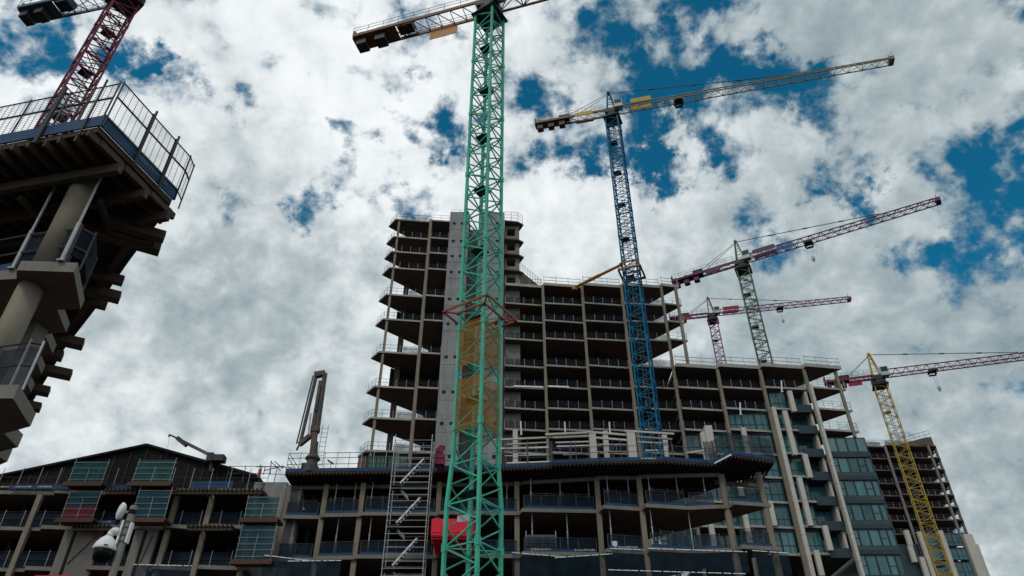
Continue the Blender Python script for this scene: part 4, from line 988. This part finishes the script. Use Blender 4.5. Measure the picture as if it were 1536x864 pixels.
# ================================================================== THINGS ON THE PODIUM DECK
def stub(label, x, ytop, Y, wd=.5, dp=.5):
    b = at(x, 690, Y); b.z = DZ; t = at(x, ytop, Y)
    o = thing('column_stub', (b.x, Y, DZ), label, 'column', 'newly cast columns on the deck')
    c = MB(); c.bb(b.x - wd / 2, b.x + wd / 2, Y - dp / 2, Y + dp / 2, DZ, t.z); c.build('shaft', 'pale', o)
    r = MB()
    for a in (-.3, -.1, .1, .3): r.tube((b.x + a * wd, Y + a * .2, t.z), (b.x + a * wd, Y + a * .2, t.z + random.uniform(.25, .5)), .015, 5)
    r.build('starter_bar', 'rust_board', o)
stub('pale column rising from the deck just right of the mint mast', 773, 646, 58.6, .42)
stub('pale square column on the deck at the middle of the white tubes', 891, 651, 57.6, .55)
stub('slim round looking column behind the white tubes, left of the widest one', 911, 648, 60.5, .42)
stub('widest pale column on the deck among the white tubes', 950, 647, 57.4, .66)
stub('pale column on the deck near the right end of the white tubes', 1001, 652, 60, .4)
stub('leaning bright pale column on the deck left of the prow', 1070, 640, 57.0, .6)
stub('shorter pale column directly left of the bright one by the prow', 1061, 649, 59.4, .42)
def rack(label, x0, x1, rows):
    a = at(x0, 690, 58); b = at(x1, 690, 58)
    t = thing('tube_rack', ((a.x + b.x) / 2, 58, DZ), label, 'steel tubes', 'racks of pale steel tubes on the deck')
    u_ = MB()
    for k in range(3):
        x = a.x + (b.x - a.x) * k / 2 + .1
        for y in (57.9, 59.2): u_.tube((x, y, DZ), (x, y, DZ + 2.7), .04, 6)
    u_.build('upright', 'galv_dark', t)
    for (xa, ya, xb, yb, Y, w, mat) in rows:
        m = MB(); m.bar(at(xa, ya, Y), at(xb, yb, Y), .16, w); m.build('tube', mat, t)
rack('rack of pale tubes immediately right of the mint mast', 757, 823, [(740, 660, 828, 656, 57.8, .14, 'pale'), (759, 667, 822, 663.5, 58, .10, 'pale'), (745, 673, 823, 671, 58.2, .14, 'white'), (757, 684, 822, 682.5, 58.6, .08, 'white'), (760, 695, 830, 692.5, 58, .10, 'white')])
rack('rack of pale tubes second from the mint mast, left of the square column', 826, 884, [(818, 652, 883, 648.8, 57.6, .18, 'pale'), (829, 656.5, 885, 654, 58.2, .14, 'pale'), (833, 664, 886, 662.5, 58.4, .10, 'white'), (835, 670, 900, 668, 58.0, .10, 'white'), (845, 682, 886, 680, 58.8, .10, 'white')])
rack('rack of pale tubes between the square and the widest column', 894, 944, [(882, 648, 946, 653, 57.4, .16, 'pale'), (893, 656.5, 943, 660.5, 58.0, .14, 'white'), (896, 667, 944, 667, 58, .08, 'white'), (912, 678, 942, 678, 58.6, .14, 'pale')])
rack('rack of pale tubes at the right, below the blue mast foot', 956, 1008, [(937, 646.5, 1011, 651, 57.2, .16, 'pale'), (954, 655, 1008, 659, 57.8, .12, 'galv'), (955, 663, 1002, 665, 58, .14, 'pale'), (968, 676, 988, 676, 58.4, .16, 'white'), (1028, 680, 1063, 675, 58.4, .16, 'pale')])
pf = atz(658, 694, DZ); wr = thing('wrapped_pallet', (pf.x, pf.y + .6, DZ), 'magenta wrapped stack on the deck beside the scaffold stair', 'wrapped stack')
m = MB(); m.box((pf.x, pf.y + .6, DZ + .45), (.8, .8, .9)); m.box((pf.x - .05, pf.y + .62, DZ + 1.15), (.62, .7, .5), .12); m.box((pf.x + .06, pf.y + .6, DZ + 1.55), (.5, .5, .3), .5); m.build('wrap', 'magenta_wrap', wr)
m = MB(); m.bar((pf.x - .4, pf.y + .17, DZ + .5), (pf.x + .42, pf.y + .17, DZ + .5), .04); m.bar((pf.x - .4, pf.y + .17, DZ + 1.1), (pf.x + .42, pf.y + .17, DZ + 1.1), .04); m.build('strap', 'dark_steel', wr)
def tank(label, x, mat, w):
    p = atz(x, 705, DZ); p.y += 1.2; t = thing('site_tank', (p.x, p.y, DZ), label, 'tank', 'tanks on the deck')
    m = MB(); m.box((p.x, p.y, DZ + .75), (w, 1.2, 1.3)); m.build('body', mat, t)
    m = MB()
    for k in range(5): m.box((p.x - w / 2 + w * (k + .5) / 5, p.y - .62, DZ + .75), (.06, .04, 1.25))
    m.box((p.x, p.y, DZ + 1.45), (w * 1.05, 1.28, .1)); m.build('rib', 'dark_steel', t)
tank('green ribbed tank on the deck, left one by the scaffold stair', 561, 'skip_green', 1.7); tank('green ribbed tank on the deck partly behind the scaffold stair', 593, 'skip_green', 1.5)
tank('salmon coloured box on the deck left of the green tanks', 540, 'salmon', .8)
gx = atz(452, 706, DZ)
gn = thing('site_generator', (gx.x, gx.y + 1, DZ), 'small dark machine on the deck left of the placing boom foot', 'machine')
m = MB(); m.box((gx.x, gx.y + 1, DZ + .55), (.6, .6, .9)); m.build('body', 'dark_steel', gn); m = MB(); m.tube((gx.x + .1, gx.y + 1, DZ + 1), (gx.x + .1, gx.y + 1, DZ + 1.4), .06, 8); m.build('exhaust', 'galv', gn)
lx = atz(490, 706, DZ); fl = thing('work_light', (lx.x, lx.y + 1, DZ), 'small tilted lamp head on a thin stand, right of the placing boom', 'lamp')
m = MB(); m.tube((lx.x, lx.y + 1, DZ), (lx.x, lx.y + 1, DZ + 1.1), .025, 6); m.build('stand', 'galv_dark', fl); m = MB(); m.bar((lx.x - .3, lx.y + 1, DZ + 1.35), (lx.x + .2, lx.y + 1, DZ + 1.05), .3, .1); m.build('lamp_head', 'salmon', fl)
sc = thing('roof_scaffold', tuple(at(410, 712, 59.5)), 'little cluster of crossed scaffold tubes at the left end of the deck', 'scaffold')
m = MB()
for a, b in (((405, 712), (407, 691)), ((388, 716), (391, 697)), ((421, 706), (407, 693)), ((424, 703), (412, 692)), ((385, 700), (428, 700)), ((396, 706), (425, 699)), ((395, 712), (398, 700))): m.tube(at(*a, 59.5), at(*b, 59.5), .04, 6)
m.build('tube', 'galv_dark', sc)
m = MB(); m.bar(at(388, 716, 59.4), at(390.5, 704, 59.4), .22, .2); m.build('marker_board', 'rust_frame', sc)
# steel props between the podium slabs
def prop_proto(label, x, y, z0, z1):
    t = thing('steel_prop', (x, y, z0), label, 'prop', 'steel props between the podium slabs')
    m = MB(); m.tube((x, y, z0), (x, y, z0 + (z1 - z0) * .55), .055, 8); m.box((x, y, z0 + .012), (.2, .2, .02)); m.build('outer_tube', 'galv', t)
    m = MB(); m.tube((x, y, z0 + (z1 - z0) * .55), (x, y, z1), .038, 8); m.box((x, y, z1 - .012), (.18, .18, .02)); m.lathe((x, y, z0 + (z1 - z0) * .53), [(.08, 0), (.08, .12)], n=8); m.build('inner_tube', 'galv', t)
    return t
UP = ['left of the first square column', 'right of the first square column', 'second one right of the first square column', 'left of the scaffold stair', 'right of the mint mast', 'below the left pale tubes', 'left of the second square column', 'below the square deck column', 'left of the third square column', 'right of the third square column', 'in the middle of the widest bay', 'left of the round column', 'under the prow']
proto = None
for k, (px, py) in enumerate(((440, 770), (496, 768), (526, 768), (552, 766), (760, 764), (797, 762), (842, 763), (886, 763), (915, 757), (947, 760), (979, 755), (1022, 758), (1064, 757))):
    p = atz(px, py, 23.1); y = front_y(p.x) + .55; lab = 'upper floor steel prop ' + UP[k]
    if proto is None: proto = prop_proto(lab, p.x, y, 23.1, 25.75); pp = (p.x, y)
    else: copy_thing(proto, (p.x - pp[0], y - pp[1], 0), lab)
LOW_ = ['left of the first square column', 'right of the first square column', 'left of the scaffold stair', 'below the left pale tubes', 'in the middle bay', 'beside the white bucket', 'left in the widest bay', 'right in the widest bay']
proto = None
for k, (px, py) in enumerate(((428, 835), (497, 832), (548, 830), (799, 829), (853, 829), (921, 820), (983, 822), (1043, 824))):
    p = atz(px, py, 19.7); y = front_y(p.x) + .55; lab = 'lower floor steel prop ' + LOW_[k]
    if proto is None: proto = prop_proto(lab, p.x, y, 19.7, 22.8); pp = (p.x, y)
    else: copy_thing(proto, (p.x - pp[0], y - pp[1], 0), lab)
bk = atz(924, 820, 19.7); m = MB(); m.lathe((bk.x, front_y(bk.x) + .3, 19.7), [(.2, 0), (.27, .55), (.28, .6)], n=14); tag(m.build('bucket', 'white'), 'white bucket on the lower podium floor between two square columns', 'bucket')
sk = thing('board_stack', (atz(822, 829, 19.7).x, 58.3, 19.7), 'stack of grey boards leaning inside the lower podium floor', 'boards')
m = MB(); xa, xb = atz(790, 829, 19.7).x, atz(834, 829, 19.7).x
for k in range(6): m.bb(xa, xb, 58.2, 58.28, 19.75 + k * .24, 19.93 + k * .24)
m.build('board', 'galv_dark', sk); m = MB(); m.bb(xa - .06, xa, 58.1, 58.3, 19.7, 21.4); m.bb(xb, xb + .06, 58.1, 58.3, 19.7, 21.4); m.build('rack_post', 'galv', sk)
# short white tubes standing out from the upper slab edges
WT = [(781, 632, 652, 'above the first pale column'), (847, 633, 650, 'above the second tube rack'), (914, 633, 649, 'above the third tube rack'), (1110, 604, 622, 'at the upper left corner of the glazing'), (1172, 571, 588, 'at the top of the stone fins')]
for x, y0, y1, wlab in WT:
    a, b = at(x, y0, 83.0), at(x + 1, y1, 83.0); t = thing('edge_tube', tuple(b), 'short white tube standing at a slab edge ' + wlab, 'tube', 'white tubes at the slab edges')
    m = MB(); m.tube(b, a, .09, 8); m.box(b, (.3, .3, .08)); m.build('tube', 'white', t)

# ================================================================== CCTV POLE, NEAR
CY = 9.0
def c9(x, y): return at(x, y, CY)
b0 = c9(190, 795); pole_x = b0.x; ptop = c9(197, 759).z
cp = thing('camera_pole', (pole_x, CY, 0), 'grey street pole with white dome camera and dish antenna, lower left', 'security camera')
m = MB(); m.lathe((pole_x, CY, 0), [(.09, 0), (.09, 1.2), (.045, 1.25), (.042, ptop - .02), (.036, ptop)], n=18); m.build('pole', 'concrete', cp, smooth=True)
zc = c9(188, 800).z
for zz in (-.12, -.04, .05, .12):
    m = MB(); m.lathe((pole_x, CY, zc + zz), [(.044, 0), (.05, .006), (.05, .02), (.044, .026)], n=18); m.build('strap', 'galv_dark', cp)
for bx, by, bh in ((-.062, -.02, .29), (.068, 0, .25)):
    m = MB(); m.box((pole_x + bx * .8, CY + by, zc), (.014, .05, bh)); m.box((pole_x + bx * .76, CY + by - .040, zc), (.022, .008, bh * .98)); m.build('bracket_plate', 'white', cp)
dc = c9(159.5, 828) + Vector((0, -.06, 0)); hx = dc.x + .012; ya = dc.y
arm = [Vector((pole_x - .06, CY - .05, zc - .005)), Vector((pole_x - .12, ya, zc + .005)), Vector((hx + .05, ya, zc + .01)), Vector((hx + .012, ya, zc - .012)), Vector((hx, ya, zc - .06))]
m = MB()
for p, q in zip(arm[:-1], arm[1:]): m.tube(p, q, .042, 16)
for p in arm[1:-1]: m.lathe(p + Vector((0, 0, -.042)), [(.001, 0), (.025, .007), (.037, .024), (.042, .042), (.037, .06), (.025, .077), (.001, .084)], n=16)
m.build('arm', 'white', cp, smooth=True)
m = MB(); hh = max(.16, zc - .05 - dc.z)
m.lathe(dc, [(.128, 0), (.134, .012), (.130, hh * .22), (.112, hh * .5), (.080, hh * .76), (.045, hh * .95), (.036, hh)], n=32); dm = m.build('dome_housing', 'white', cp, smooth=True)
m = MB(); m.box(dc + Vector((.065, -.119, .03)), (.045, .01, .011), .5); m.build('logo', 'dark_steel', dm)
m = MB(); m.lathe(dc, [(.02, -.155), (.06, -.147), (.098, -.115), (.118, -.07), (.122, -.03), (.12, -.002)], n=32); m.build('dome', 'black', cp, smooth=True)
ds = c9(183, 767); ax = Vector((-.80, -.60, .05)).normalized(); m = MB()
m.lathe(ds, [(.02, -.04), (.055, -.034), (.088, -.016), (.103, .008), (.107, .022), (.098, .034), (.06, .048), (.008, .054)], ax, 32); m.build('dish', 'white', cp, smooth=True)
m = MB(); m.tube(ds - ax * .035, Vector((pole_x, CY, ds.z - .012)), .016, 10); m.build('dish_arm', 'white', cp, smooth=True)
m = MB(); m.lathe((pole_x, CY, ds.z - .045), [(.038, 0), (.048, .008), (.048, .055), (.038, .063)], n=16); m.build('dish_mount', 'black', cp)

scene.cycles.max_bounces = 8
scene.cycles.transparent_max_bounces = 16
